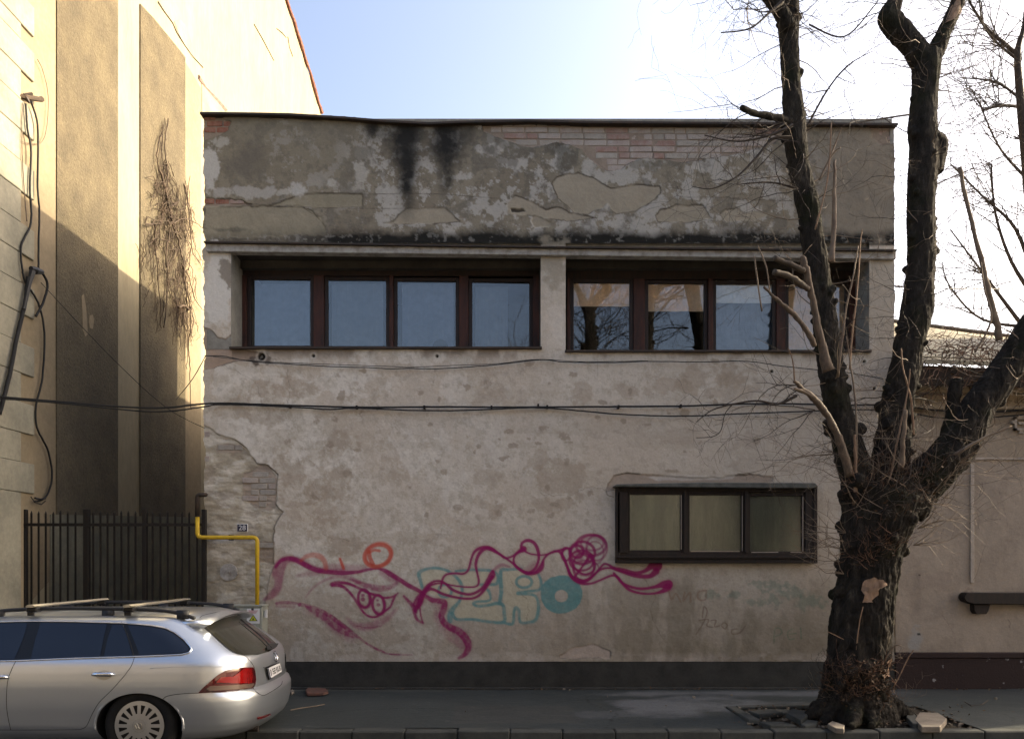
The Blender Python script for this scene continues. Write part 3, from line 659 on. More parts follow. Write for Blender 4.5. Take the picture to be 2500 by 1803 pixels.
pc = z1([(1280, 205)])[0]; cv.ell(pc[0], pc[1], 33, 26, RED, 7.5, .8, 2, -.35); cv.ell(pc[0]+3, pc[1]-2, 33, 28, RED, 6, .45, 3, -.5)
G([(1185, 170, 7), (1195, 230, 7), (1225, 300, 8)], .8, 1.5, 0, RED); G([(1190, 165, 6), (1240, 145, 5), (1300, 152, 5)], .75, 1.5, 0, RED)
# faint remains of other scribbles on the right
def z4(l): return [(a/2.7125+1700, b/2.7125+1200) + tuple(r) for a, b, *r in l]
FA = (.09, .055, .045)
for l in ([(0, 940, 2), (50, 860, 2), (72, 790, 2), (50, 760, 2), (40, 830, 2)], [(20, 850, 2), (80, 845, 2), (70, 885, 2), (110, 895, 2)], [(100, 850, 2), (130, 850, 2), (120, 890, 2), (155, 885, 2)], [(165, 880, 2), (185, 865, 2), (205, 880, 2), (190, 905, 2), (168, 890, 2)], [(270, 905, 2), (235, 915, 2), (240, 940, 2), (290, 930, 2), (325, 885, 2)]):
    cv.stroke(z4(l), FA, .6, 1)
for l in ([(515, 1000, 2), (520, 910, 2), (555, 905, 2), (565, 935, 2), (525, 955, 2)], [(640, 905, 2), (605, 930, 2), (615, 975, 2), (650, 970, 2)], [(690, 900, 2), (695, 970, 2)], [(615, 940, 2), (660, 935, 2)]):
    cv.stroke(z4(l), (.05, .12, .08), .45, 1.2)
for (bx, by, rx, ry) in ((1735, 1452, 20, 12), (1795, 1450, 26, 12), (1880, 1430, 60, 14), (1930, 1445, 40, 12), (1890, 1465, 30, 12), (1980, 1470, 40, 16), (1840, 1470, 26, 8)):
    cv.blob(bx, by, rx, ry*1.4, (.07, .14, .12), .38, int(bx), .3, 12, 1.0, .25)
for l in ([(1632, 1440, 3), (1640, 1462, 3), (1650, 1448, 3), (1662, 1468, 3)], [(1672, 1445, 3), (1668, 1466, 3), (1684, 1446, 3), (1686, 1468, 3)], [(1722, 1440, 3), (1705, 1445, 3), (1706, 1462, 3), (1722, 1462, 3), (1724, 1440, 3)]):
    cv.stroke(l, (.14, .06, .04), .4, 1.5)
# hairline cracks
for l_ in ([(700, 900), (706, 960), (698, 1020)], [(1060, 905), (1056, 935)], [(1460, 880), (1462, 925)], [(1930, 1100), (1890, 1060), (1870, 1000), (1850, 960)], [(760, 1280), (800, 1310), (850, 1318)], [(1500, 1200), (1440, 1190), (1380, 1210), (1320, 1205)], [(1990, 1180), (2040, 1150), (2080, 1160)], [(1250, 1420), (1290, 1470), (1285, 1530)], [(900, 300), (910, 380), (960, 440)], [(1700, 440), (1760, 470), (1850, 462), (1960, 480), (2100, 470)], [(540, 890), (620, 930), (640, 990)], [(1560, 1400), (1600, 1450), (1590, 1500), (1620, 1560)]):
    pp_ = [(a_ + random.uniform(-3, 3), b_ + random.uniform(-3, 3), random.uniform(.7, 1.5)) for a_, b_ in smooth_line(l_, 7)]
    cv.stroke(pp_, (.07, .055, .045), .6, .8, sm=False, grain=.5, y_gain=0)
# fine relief
cv.h += (n_mid-.5)*.012 + (fbm(x, y, 12, 4, 99)-.5)*.004
raw = gx.copy(); left = gx < 500
jag = (fbm(gy*0, gy, 30, 5, 55, .7)-.5)*14
xx = np.where(left, gx - 1 + jag, gx); right = gx > 2183
xx = np.where(right, 2184 + (fbm(gy*0, gy, 24, 4, 57)-.5)*6, xx)
yy = np.maximum(gy, topline(gx) - 2)
co = np.stack([(xx-CX)*YF/F, YF - cv.h, CZ - (yy-HY)*YF/F], 1)
low = (1 - par)[:, None]*np.clip(1.30 - .25*sstep(y, 1250, 1560) - .12*sstep(x, 1500, 2100), .8, 1.4)[:, None] + par[:, None]*1.0  # lower wall lightened; shade gradient to the bottom painted in, darker to the right
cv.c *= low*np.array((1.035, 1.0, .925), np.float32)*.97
# openings
OPEN = [(565, 1320, BAND0 + 4, 848), (1381, 2122, BAND0 + 4, 856), (1511, 1985, 1189, 1368)]
qi = np.arange((nx-1)*(ny-1)); vi = (qi // (nx-1))*nx + qi % (nx-1)
cxq = gx[vi] + step/2; cyq = gy[vi] + step/2
keep = np.ones(qi.size, bool)
for (a, b, c, d_) in OPEN: keep &= ~((cxq > a) & (cxq < b) & (cyq > c) & (cyq < d_))
keep &= ~((cyq < topline(cxq) - 1))
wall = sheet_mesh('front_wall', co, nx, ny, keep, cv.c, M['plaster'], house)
del cv

def X(px, Y=YF): return (px-CX)*Y/F
def Z(py, Y=YF): return CZ - (py-HY)*Y/F
YW = 10.60                                        # plane of the upper windows
zs, zt = Z(850), Z(BAND1 - 2)
# masonry behind the front sheet
m = MB()
m.box(X(500), X(1505), YF+.06, 15.3, ROAD, zs - .004); m.box(X(1992), X(2183), YF+.06, 15.3, ROAD, zs - .004)
m.box(X(1505), X(1992), YF+.06, 15.3, ROAD, Z(1374)); m.box(X(1505), X(1992), YF+.06, 15.3, Z(1183), zs - .004)
m.box(X(1505), X(1992), 10.9, 15.3, Z(1374), Z(1183))
m.box(X(500), X(2183), YF+.055, 15.3, zt + .002, Z(284))
m.box(X(500), X(2183), 12.4, 15.3, zs - .004, zt + .002)
m.box(X(500), X(500)+.06, YW-.1, 12.4, zs, zt); m.box(X(2183)-.06, X(2183), YW-.1, 12.4, zs, zt)
m.build('masonry_core', M['inner'], house)
m = MB()                                          # side faces of the wall sheet
m.box(X(500), X(500)+.05, YF+.035, YF+.06, Z(1680), Z(276)); m.build('corner_render', M['inner'], house)
m = MB(); m.box(X(2183)-.05, X(2183), YF+.005, YF+.06, Z(1680), Z(300)); m.build('corner_render', M['inner'], house)
for (a, b, nm) in ((503, 565, 'pillar'), (1320, 1381, 'pillar'), (2122, 2181, 'pillar')):
    m = MB(); m.box(X(a)+.004, X(b)-.003, YF+.012, YW+.05, zs - .01, zt + .003); m.build(nm, M['inner'], house)
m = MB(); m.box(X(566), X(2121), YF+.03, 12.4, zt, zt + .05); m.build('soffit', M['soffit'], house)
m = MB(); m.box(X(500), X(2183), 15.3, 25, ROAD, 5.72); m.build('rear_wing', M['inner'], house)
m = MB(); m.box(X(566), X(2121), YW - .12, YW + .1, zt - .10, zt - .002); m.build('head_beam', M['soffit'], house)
# ledge
m = MB(); m.prism([P(503, 593, 10.10), P(2188, 611, 10.10), P(2188, 632, 10.10), P(503, 613, 10.10)][::-1], (0, .13, 0), bev=.006)
m.build('ledge', M['band'], house)
def strip_poly(l, thick): return l + [(a, b + thick) for a, b in reversed(l)]
L1 = [(497, 588), (800, 592), (1100, 597), (1400, 601), (1800, 605), (2190, 608)]
m = MB(); m.prism([P(a, b, 10.05) for a, b in strip_poly(L1, 3.6)], (0, .14, 0)); m.build('ledge_flashing', M['flash'], house)
m = MB(); m.prism([P(a, b, 10.09) for a, b in strip_poly(TOP, 5)], (0, .5, 0))
m.build('roof_flashing', M['flash'], house)
# plinth
m = MB()
segs = [498, 2186]
for a, b in zip(segs[:-1], segs[1:]): m.box(X(a)+.003, X(b)-.003, YF+.004, YF+.07, -.05, Z(1614), bev=.006)
m.build('plinth', M['cement'], house)
m = MB(); m.box(X(640), X(2186), YF-.05, YF+.01, -.03, .022, bev=.01); m.build('plinth_footing', M['cement'], house)

# bricks in the bare areas, one object each
def inside(pt, poly):
    c = False; n = len(poly)
    for i in range(n):
        (x0, y0), (x1, y1) = poly[i], poly[(i+1) % n]
        if (y0 > pt[1]) != (y1 > pt[1]) and pt[0] < (x1-x0)*(pt[1]-y0)/(y1-y0)+x0: c = not c
    return c
brick_mesh = []
for k in range(8):
    b = bmesh.new(); bmesh.ops.create_cube(b, size=1)
    for v in b.verts: v.co += Vector([random.uniform(-.06, .06) for _ in range(3)]) * Vector((.6, .6, 1.2)).length * .3
    bmesh.ops.bevel(b, geom=b.edges[:], offset=.07, segments=1, affect='EDGES')
    me = bpy.data.meshes.new('brick'); b.to_mesh(me); b.free(); brick_mesh.append(me)
def brick_mesh_mat(k, mk):
    key = (k, mk)
    if key not in _bm:
        me = brick_mesh[k].copy(); me.name = 'brick'; me.materials.append(M[mk]); _bm[key] = me
    return _bm[key]
_bm = {}
def bricks(poly, y0, dy, L, mats, Yd, parent, off=0, head=.25, name='brick', slope=0, xlim=(506, 2176)):
    ysr = [p[1] for p in poly]; xsr = [p[0] for p in poly]
    r_ = 0; yc = y0
    while yc < max(ysr) + dy:
        xc = min(xsr) - L + ((r_ % 2)*.5 + off)*L + random.uniform(-3, 3)
        while xc < max(xsr) + L:
            l = L*.5 if random.random() < head else L
            yb = yc + slope*(xc - xsr[0])
            lx0 = max(xc, 499.5); lx1 = min(xc + l, 2182)
            if lx1 - lx0 < 8: xc += l; continue
            if inside((xc+l/2, yb), poly) and inside((xc+l*.15, yb-dy*.3), poly) and xlim[0] < xc + l/2 < xlim[1]:
                c = P((lx0+lx1)/2, yb, Yd); o = link(name, brick_mesh_mat(random.randrange(8), random.choices(list(mats), list(mats.values()))[0]), parent)
                o.location = (c.x, c.y + random.uniform(-.004, .006), c.z)
                o.scale = ((lx1-lx0-3.0)*Yd/F, .05, (dy-2.6)*Yd/F); o.rotation_euler = (0, random.uniform(-.008, .008), random.uniform(-.02, .02))
            xc += l
        yc += dy; r_ += 1
YB = YF + .040
bricks(BR_BIG, 303, 15.4, 56, {'brick_white': 7, 'brick_lime': 3, 'brick_pink': 2}, YB, house, slope=.006)
bricks(BR_TL, 289, 15.0, 40, {'brick_red': 5, 'brick_pink': 1.5}, YB - .004, house)
bricks(BR_L2, 493, 14.5, 36, {'brick_red': 4, 'brick_pink': 1.5}, YB - .004, house)
bricks(BR_TR, 312, 14.5, 40, {'brick_pink': 2, 'brick_white': 2}, YB - .002, house)
for pl in BRS: bricks(pl, min(p[1] for p in pl)+9, 14.6, 42, {'brick_lime': 6, 'brick_white': 2}, YB, house)
bricks([(496, 1020), (506, 1020), (506, 1140), (496, 1140)], 1030, 15, 18, {'brick_pink': 1, 'brick_white': 1}, YB, house, head=0, xlim=(0, 3000))

# windows
def window(name, px0, px1, py0, py1, posts, panes, Yw, depth, wm, bar, gm=None, outer=10, sill=None, slope=0):
    """frame with posts; panes = list of (x0, x1, y0, y1)"""
    f = MB()
    x0, x1 = X(px0, Yw), X(px1, Yw)
    def bx(a, b, c, d, y0, y1, bev=.005): f.box(X(a, Yw), X(b, Yw), y0, y1, Z(d, Yw), Z(c, Yw), bev)
    bx(px0, px1, py0, panes[0][2]-bar+1, Yw-.01, Yw+depth); bx(px0, px1, panes[0][3]+bar-1, py1, Yw-.012, Yw+depth)
    ptop, pbot = panes[0][2]-bar, panes[0][3]+bar
    fr_p = f; f = MB()
    edges = [px0] + [e for p in panes for e in (p[0]-bar, p[1]+bar)] + [px1]
    for i in range(0, len(edges), 2):
        pass
    fr = fr_p.build(name, wm, house); f.bm.free()
    for i in range(0, len(edges), 2):
        if edges[i+1] - edges[i] > 2:
            f = MB(); f.box(X(edges[i], Yw), X(edges[i+1], Yw), Yw-.02-.01*(i % 4 == 0), Yw+depth, Z(pbot, Yw), Z(ptop, Yw), .005); f.build('post', M['wood_red'] if wm == M['wood'] else wm, fr)
    for (a, b, c, d) in panes:
        s = MB(); t = .022
        for (q0, q1, q2, q3) in ((a-bar, a, c-bar, d+bar), (b, b+bar, c-bar, d+bar), (a, b, c-bar, c), (a, b, d, d+bar)):
            s.box(X(q0, Yw)+.001, X(q1, Yw)-.001, Yw+.002, Yw+.045, Z(q3, Yw)+.001, Z(q2, Yw)-.001, .004)
        s.build('sash', wm, fr)
        g_ = MB(); o4 = [random.uniform(-.005, .005) for _ in range(4)]
        xa, xb, za, zb_ = X(a, Yw)-.003, X(b, Yw)+.003, Z(d, Yw)-.003, Z(c, Yw)+.003
        g_.prism([(xa, Yw+.024+o4[0], za), (xb, Yw+.024+o4[1], za), (xb, Yw+.024+o4[1]+o4[2]-o4[0], zb_), (xa, Yw+.024+o4[2], zb_)], (0, .004, 0))
        g_.build('pane', gm or M['pane'], fr)
    return fr
WA = window('ribbon_window', 590, 1317, 655, 852, None, [(612, 757, 682, 843), (801, 942, 684, 844), (970, 1112, 686, 846), (1153, 1292, 688, 850)], YW, .07, M['wood'], 9)
WB = window('ribbon_window', 1384, 2112, 658, 858, None, [(1401, 1537, 690, 853), (1583, 1719, 692, 854), (1749, 1886, 693, 856), (1926, 2064, 695, 857)], YW, .07, M['wood'], 9)
for w_ in (WA, WB):
    pass
def blind(parent, a, b, c, d, Yd, mt, name='blind'):
    m = MB(); n = 10
    for i in range(n):
        u0, u1 = a+(b-a)*i/n, a+(b-a)*(i+1)/n
        o0, o1 = .006*math.sin(i*1.7), .006*math.sin((i+1)*1.7)
        p = [P(u0, d, Yd), P(u1, d, Yd), P(u1, c, Yd), P(u0, c, Yd)]
        p[0].y += o0; p[3].y += o0; p[1].y += o1; p[2].y += o1
        m.face(p)
    return m.build(name, mt, parent)
for (a, b, mt_) in ((622, 756, 'blind_blue'), (810, 936, 'blind_dim'), (982, 1108, 'blind_blue')): blind(WA, a, b, 692, 860, YW+.09, M[mt_])
blind(WA, 1160, 1240, 700, 860, YW+.13, M['blind_dim'])
blind(WB, 1396, 1545, 676, 748, YW+.04, M['blind_tan']); blind(WB, 1580, 1725, 676, 760, YW+.04, M['blind_tan'])
blind(WB, 1745, 1892, 676, 740, YW+.04, M['blind_pale']); blind(WB, 1745, 1892, 730, 862, YW+.16, M['blind_blue']); blind(WB, 1922, 2070, 676, 862, YW+.16, M['blind_tan'])
m = MB(); m.box(X(566), X(2121), 12.3, 12.38, zs, zt); m.box(X(566), X(2121), YW+.1, 12.3, zs-.002, zs+.02); m.build('room_lining', M['room'], house)
# dark disc low behind the third pane
m = MB(); m.disc(P(1075, 846, YW+.05), (0, 1, 0), .10, .02, 20); m.build('dark_disc', M['black'], WA)
m = MB(); m.box(X(562), X(1323), YF-.045, YW, Z(853), Z(848)+.002, .003); m.build('window_sill', M['flash'], house)
m = MB(); m.box(X(1379), X(2125), YF-.045, YW, Z(861), Z(856)+.002, .003); m.build('window_sill', M['flash'], house)
m = MB(); m.box(X(1508), X(1988), YF+.03, YF+.3, Z(1372), Z(1366)); m.build('inner_sill', M['inner'], house)
YL = 10.10
WC = window('street_window', 1507, 1990, 1186, 1371, None, [(1538, 1661, 1207, 1342), (1684, 1810, 1208, 1344), (1832, 1958, 1210, 1345)], YL, .10, M['wood_dark'], 7, M['pane_dusty'])
m = MB()
for (a, b, c, d) in ((1503, 1513, 1184, 1374), (1984, 1994, 1184, 1374)): m.box(X(a, YL), X(b, YL), YL-.03, YL+.06, Z(d, YL), Z(c, YL), .006)
m.box(X(1503, YL), X(1994, YL), YL-.034, YL+.06, Z(1374, YL), Z(1366, YL), .006); m.box(X(1505, YL), X(1992, YL), YL-.05, YL-.03, Z(1362, YL), Z(1357, YL), .004)
m.build('outer_casing', M['wood_dark'], WC)
m = MB()
for (a, c0, c1) in ((1663, 1208, 1340), (1812, 1210, 1344), (1960, 1212, 1346)): m.box(X(a, YL)-.004, X(a, YL)+.005, YL-.004, YL+.003, Z(c1, YL), Z(c0, YL))
for (a, b, c) in ((1686, 1806, 1345), (1834, 1900, 1347), (1930, 1958, 1347)): m.box(X(a, YL), X(b, YL), YL-.004, YL+.003, Z(c, YL)-.005, Z(c, YL)+.004)
m.build('putty_line', M['neigh_light'], WC)
for (a, b) in ((1534, 1672), (1680, 1820), (1828, 1968)): blind(WC, a, b, 1200, 1352, YL+.07, M['curtain'], 'curtain')
m = MB(); m.prism([P(1498, 1187, 10.0), P(1505, 1181, 10.0), P(1700, 1177, 10.0), P(1990, 1178, 10.0), P(1998, 1186, 10.0), P(1985, 1191, 10.0), P(1700, 1189, 10.0)], (0, .19, 0), bev=.008)
m.build('window_hood', M['hood'], WC)

# ================================================================== TALL BUILDING ON THE LEFT
tall = empty('tall_building', 'tall cream rendered building whose blind side wall fills the left edge', 'building')
def YX(px): return XW*F/(px-CX)
gz = [(8.2, -.1), (27.5, -.1), (27.5, 15.2)]
vr = [Q(783, 275), Q(756, 185), Q(728, 95), Q(697, 0), Q(670, -80), Q(600, -330)]
poly = [(XW, a, b) for a, b in gz] + [tuple(v) for v in vr] + [(XW, 15.0, 19.4), (XW, 8.2, 19.4)]
m = MB(); m.prism(poly, (-7, 0, 0)); m.build('side_wall', M['tall_wall'], tall)
m = MB()                                          # verge of the roof
pts = [v + Vector((.04, 0, 0)) for v in vr]; jit = [p + Vector((0, random.uniform(-.04, .04), random.uniform(-.05, .05))) for p in smooth_line(pts, 5) and [Vector(q) for q in smooth_line(pts, 5)]]
m.tube(jit, [.05+random.uniform(-.015, .02) for _ in jit], 6); m.build('verge_tiles', M['brick_red'], tall)
def slab(pxs, name, mt, t, bev=.004, parent=tall):
    m = MB(); pts = [Q(a, b) for a, b in pxs]; m.prism([(XW+t, p.y, p.z) for p in pts], (-t-.003+.002, 0, 0)); return m.build(name, mt, parent)
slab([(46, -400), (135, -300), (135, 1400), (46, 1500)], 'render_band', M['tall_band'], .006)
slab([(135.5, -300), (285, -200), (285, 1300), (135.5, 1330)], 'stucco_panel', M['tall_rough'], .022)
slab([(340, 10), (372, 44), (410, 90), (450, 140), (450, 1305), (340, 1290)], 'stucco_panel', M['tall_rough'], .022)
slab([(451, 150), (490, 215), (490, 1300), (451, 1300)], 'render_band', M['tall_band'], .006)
slab([(492, 205), (520, 235), (552, 272), (556, 290), (492, 290)], 'bare_patch', M['quoin'], .01)
for l in ([(385, 5), (400, 28), (420, 55), (432, 82), (450, 110), (470, 138), (495, 165)], [(484, 188), (500, 212), (525, 238), (550, 268)], [(620, 60), (640, 95), (668, 148)], [(675, 70), (690, 82), (698, 92)], [(702, 90), (706, 115), (714, 138)]):
    m = MB(); w_ = .05 if l[0][0] == 484 else .018
    m.tube([Q(a, b) + Vector((.004, 0, 0)) for a, b in l], [w_*random.uniform(.5, 1) for _ in l], 5); m.build('render_crack', M['brick_pink'] if w_ > .03 else M['darkwood'], tall)
slab([(195, 722), (200, 718), (205, 745), (208, 775), (210, 815), (204, 822), (198, 806), (197, 770)], 'scar', M['tall_band'], .026)
slab([(214, 770), (222, 768), (226, 780), (222, 803), (215, 800), (213, 785)], 'scar', M['tall_band'], .026)
slab([(424, 52), (440, 48), (452, 62), (462, 90), (474, 130), (470, 142), (452, 112), (436, 84)], 'scar', M['quoin'], .008)
slab([(120, 1255), (499, 1262), (499, 1560), (120, 1900)], 'stained_shaded_base', M['base_stain_shade'], .026)  # dirty render foot; the alley's shade is also put into its dark colour
# quoins
yw, ynr = YX(78), YX(46)
bots = [92, 202, 345, 490, 637, 780, 922, 1063, 1205]
zq = [Q(78, b).z for b in bots]; zq = [zq[0] + .75, ] + zq
for i, zb in enumerate(zq):
    m = MB(); m.box(XW-.02, XW+.035, 8.25, yw, zb, zb+.375, bev=.008); m.build('quoin', M['quoin'], tall)
    znext = zq[i+1] + .375 if i+1 < len(zq) else -.1
    m = MB(); m.box(XW-.02, XW+.030, 8.25, ynr, znext + .004, zb - .004, bev=.006); m.build('quoin', M['quoin'], tall)
for k in range(10):
    zb = zq[0] + .375 + .75*k
    m = MB(); m.box(XW-.02, XW+.030, 8.25, ynr, zb+.004, zb+.371, bev=.006); m.build('quoin', M['quoin'], tall)
# cable stub bracket on the wall
def on_left(pxs, off=.06): return [Q(a, b) + Vector((off, 0, 0)) for a, b in pxs]
br = empty('cable_bracket', 'rusty iron bracket with frayed wires high on the left wall', 'bracket')
m = MB(); m.tube([Q(42, 234), Q(52, 236) + Vector((.05, 0, 0)), Q(78, 243) + Vector((.1, 0, 0)), Q(83, 242) + Vector((.1, 0, 0))], [.02, .035, .03, .035], 7); m.build('arm', M['vine'], br)
m = MB(); m.tube([Q(48, 232)+Vector((.05, 0, 0)), Q(61, 229) + Vector((.09, 0, 0))], .018, 5); m.tube([Q(52, 236)+Vector((.05, 0, 0)), Q(55, 252) + Vector((.09, 0, 0))], [.035, .012], 6); m.build('clamp', M['flash'], br)
def cable(pts3, r, label, name='cable', mt='cable', k=7, parent=None, jit=.004, grp=None):
    m = MB(); pp = smooth_line([tuple(p) for p in pts3], k)
    pp = [Vector(p) + Vector([random.uniform(-jit, jit) for _ in range(3)])*.4 for p in pp]
    m.tube(pp, r, 5); o = m.build(name, M[mt], parent, smooth=True)
    if parent is None: tag(o, label, 'cable', grp)
    return o
cable(on_left([(51, 253), (55, 312), (64, 367), (61, 460), (64, 543), (40, 600), (42, 654), (51, 690), (81, 738), (97, 812), (92, 922), (77, 988), (79, 1043), (106, 1100), (116, 1165), (100, 1213), (72, 1224)]), .013, 'long slack black cable winding down the left wall to a loop above the fence')
cable(on_left([(60, 246), (75, 293), (78, 345), (77, 458), (81, 513), (79, 600), (79, 654)], .08), .013, 'straight hanging black cable from the iron bracket to the tape knot')
cable(on_left([(52, 676), (44, 738), (22, 830), (4, 922), (-20, 1010)], .09), .026, 'thick taped black cable slanting out of the frame at lower left')
cable(on_left([(55, 680), (72, 655), (92, 675), (99, 700), (88, 740), (70, 772)], .09), .016, 'black cable loop bent around the tape knot on the left wall')
cable(on_left([(84, 145), (97, 172), (110, 230), (108, 300), (98, 342), (80, 352), (45, 346)], .04), .005, 'thin grey wire making a wide arc on the pale corner', mt='twig')
cable(on_left([(45, 250), (44, 360), (50, 470), (56, 540)], .05), .006, 'thin wire hanging just left of the bracket', mt='twig')
m = MB(); m.tube(on_left([(56, 655), (66, 660), (84, 664)], .1), [.03, .05, .03], 7); m.tube(on_left([(60, 662), (52, 690), (38, 755)], .1), [.04, .03, .025], 6)
tag(m.build('tape_knot', M['black']), 'black taped cable knot halfway down the left wall', 'cable joint')
m = MB(); m.tube(on_left([(70, 1215), (84, 1218), (96, 1216)], .08), .012, 6); m.tube(on_left([(60, 1212), (70, 1226), (86, 1231), (96, 1222)], .08), .006, 5)
tag(m.build('cable_hook', M['iron']), 'small iron hook with wire loop above the fence', 'hook')

# dry creeper on that wall
vine = empty('dry_creeper', 'leafless dry creeper hanging in a tangle on the sunlit left wall', 'climbing plant')
def vpath(pts, off=.03, r0=.006, r1=.003): return [Q(a, b) + Vector((off + random.uniform(0, .05), 0, 0)) for a, b in pts], r0, r1
ms = MB(); main = MB()
def stem(mb, a, b, n, dx, r, sway, side=True, dy=14):
    pts = []; px_, py_ = a, b; d = dx
    for i in range(n):
        pts.append(Q(px_, py_) + Vector((.03 + .05*random.random(), 0, 0)))
        d += random.uniform(-sway, sway); d *= .85; px_ += d; py_ += random.uniform(.6, 1.2)*dy
        if side and random.random() < .45:
            q = [Q(px_, py_) + Vector((.05, 0, 0))]; ax, ay = px_, py_; s_ = random.choice((-1, 1))
            for _ in range(3): ax += s_*random.uniform(2, 5); ay += random.uniform(-6, 3); q.append(Q(ax, ay) + Vector((.06, 0, 0)))
            mb.tube(q, [r*.5, r*.4, r*.35, r*.25], 3)
    if len(pts) > 2: mb.tube(pts, [r*(1 - .6*i/len(pts)) for i in range(len(pts))], 4)
    return px_, py_
for k in range(5): stem(ms, 388+random.uniform(-8, 8), 265+random.uniform(0, 60), 12, random.uniform(-1, 1), .006, 1.6)
for k in range(170):
    t = random.random(); b = 400 + 380*t**.9
    cxm = np.interp(b, [400, 480, 600, 700, 780], [392, 398, 408, 425, 445]); sp_ = np.interp(b, [400, 470, 560, 680, 780], [8, 22, 34, 26, 10])
    stem(ms, random.gauss(cxm, sp_), b - random.uniform(0, 30), random.randint(4, 12), random.gauss(0, 2.5), random.uniform(.004, .009), 3.2, dy=11)
for k in range(40):
    c_ = (random.gauss(400, 18), random.gauss(520, 40)); q = [Q(*c_) + Vector((.06, 0, 0))]
    for _ in range(7): c_ = (c_[0]+random.gauss(0, 9), c_[1]+random.gauss(2, 10)); q.append(Q(*c_) + Vector((random.uniform(.04, .12), 0, 0)))
    ms.tube(q, .006, 4)
for k in range(14): stem(ms, random.uniform(425, 462), random.uniform(425, 520), 12, 0, .006, 2.4)
for k in range(14): stem(ms, random.uniform(430, 462), 745+random.uniform(-20, 20), random.randint(4, 10), 0, .005, .9)
for k in range(14): stem(ms, random.uniform(370, 400), random.uniform(640, 760), random.randint(3, 8), 0, .005, .9)
ms.build('stems', M['vine'], vine)['kind'] = 'stuff'
for l, r0 in (([(382, 330), (372, 380), (384, 430), (392, 470)], .012), ([(400, 290), (392, 350), (398, 420), (388, 480), (392, 560)], .012), ([(378, 410), (395, 470), (410, 540), (432, 610), (440, 680), (448, 740)], .022), ([(405, 560), (395, 620), (400, 700), (388, 800)], .015), ([(448, 700), (456, 770), (450, 850), (454, 900), (456, 1000)], .013), ([(432, 640), (452, 680), (468, 730), (492, 762)], .012), ([(412, 545), (440, 534), (470, 545), (500, 568)], .012), ([(440, 450), (452, 520), (458, 600), (450, 660)], .014), ([(365, 560), (372, 640), (380, 720), (382, 800)], .012), ([(425, 750), (440, 745), (452, 756), (458, 748)], .025), ([(443, 760), (449, 830), (446, 900)], .01)):
    m = MB(); pp = [Vector(p) for p in smooth_line([tuple(Q(a, b) + Vector((.07, 0, 0))) for a, b in l], 6)]
    pp = [p + Vector((random.uniform(-.01, .02), random.uniform(-.015, .015), random.uniform(-.01, .01))) for p in pp]
    m.tube(pp, [r0*(1-.5*i/len(pp)) for i in range(len(pp))], 5); m.build('stem', M['vine'], vine, smooth=True)

# ================================================================== NEIGHBOUR HOUSE ON THE RIGHT
nb = empty('low_neighbour_house', 'low dusty pink house with pale roof and dark red plinth at the right edge', 'house')
YN = YF + .03
m = MB(); m.box(X(2184)+.01, 8.5, YN+.02, 14.8, 0.0, Z(950)); m.build('masonry_core', M['neigh_trim'], nb)
nxs = np.arange(2186, 2760, 2.6); nys = np.arange(945, 1612, 2.6); gx2, gy2 = np.meshgrid(nxs, nys); gx2 = gx2.ravel(); gy2 = gy2.ravel()
c2 = Canvas(gx2, gy2, (.30, .25, .20)); av = np.arange(gx2.size)
c2.c *= (.86 + .28*fbm(gx2, gy2, 120, 6, 3))[:, None]
c2.lay(av, sstep(fbm(gx2, gy2, 50, 6, 8), .55, .66)*.35, (.22, .18, .145))
c2.lay(av, sstep(gy2, 1480, 1610)*sstep(fbm(gx2, gy2, 60, 5, 9), .35, .6)*.45, (.20, .17, .135))
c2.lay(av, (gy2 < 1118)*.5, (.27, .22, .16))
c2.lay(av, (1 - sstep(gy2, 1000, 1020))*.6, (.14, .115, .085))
c2.lay(av, np.exp(-((gx2-2240)/10)**2)*sstep(gy2, 1380, 1400)*(1-sstep(gy2, 1470, 1540))*.35, (.15, .12, .10))
c2.blob(2238, 1560, 26, 36, (.27, .27, .26), .7, 4, .3, 22, .8, .2); c2.blob(2290, 1420, 60, 30, (.25, .205, .17), .6, 7, .3, 30, .9, .2)
c2.blob(2243, 1547, 5, 4, (.02, .02, .02), .9, 5, .2, 10, .2, .1); c2.blob(2245, 1403, 4, 3, (.03, .02, .02), .9, 5, .2, 10, .2, .1)
c2.stroke([(2462, 1512, 1.6), (2466, 1520, 1.6), (2464, 1530, 1.4)], (.12, .09, .08), .7, 1)
for l_ in ([(2205, 1100, 1.2), (2260, 1180, 1.2), (2250, 1260, 1)], [(2440, 1200, 1.2), (2460, 1290, 1.2), (2450, 1370, 1)], [(2300, 1500, 1.2), (2330, 1550, 1.2), (2328, 1600, 1)]): c2.stroke(l_, (.13, .10, .085), .5, .9, grain=.6)
c2.blob(2360, 1450, 26, 16, (.12, .095, .08), .6, 6, .3, 16, .8, .25)
zz2 = (fbm(gx2, gy2, 90, 4, 2)-.5)*.012 + (fbm(gx2, gy2, 12, 4, 6)-.5)*.004
co2 = np.stack([(gx2-CX)*YN/F, YN - zz2, CZ - (gy2-HY)*YN/F], 1)
sheet_mesh('wall', co2, nxs.size, nys.size, np.ones((nxs.size-1)*(nys.size-1), bool), c2.c, M['plaster'], nb)
yw_ = empty('unseen_gap_wall', 'unseen wall added past the low pink house, its low stretch lets sun onto the trunk', 'wall')
for (a_, b_, h_) in ((8.5, 9.9, 4.1), (9.9, 10.65, 3.3), (10.65, 12.6, 4.1)):  # added out of view; the low bay is shaped to pass sun to the trunk
    m = MB(); m.box(a_, b_ - .002, YN, YN+.25, ROAD, h_); m.build('wall_bay', M['opposite'], yw_)
m = MB()
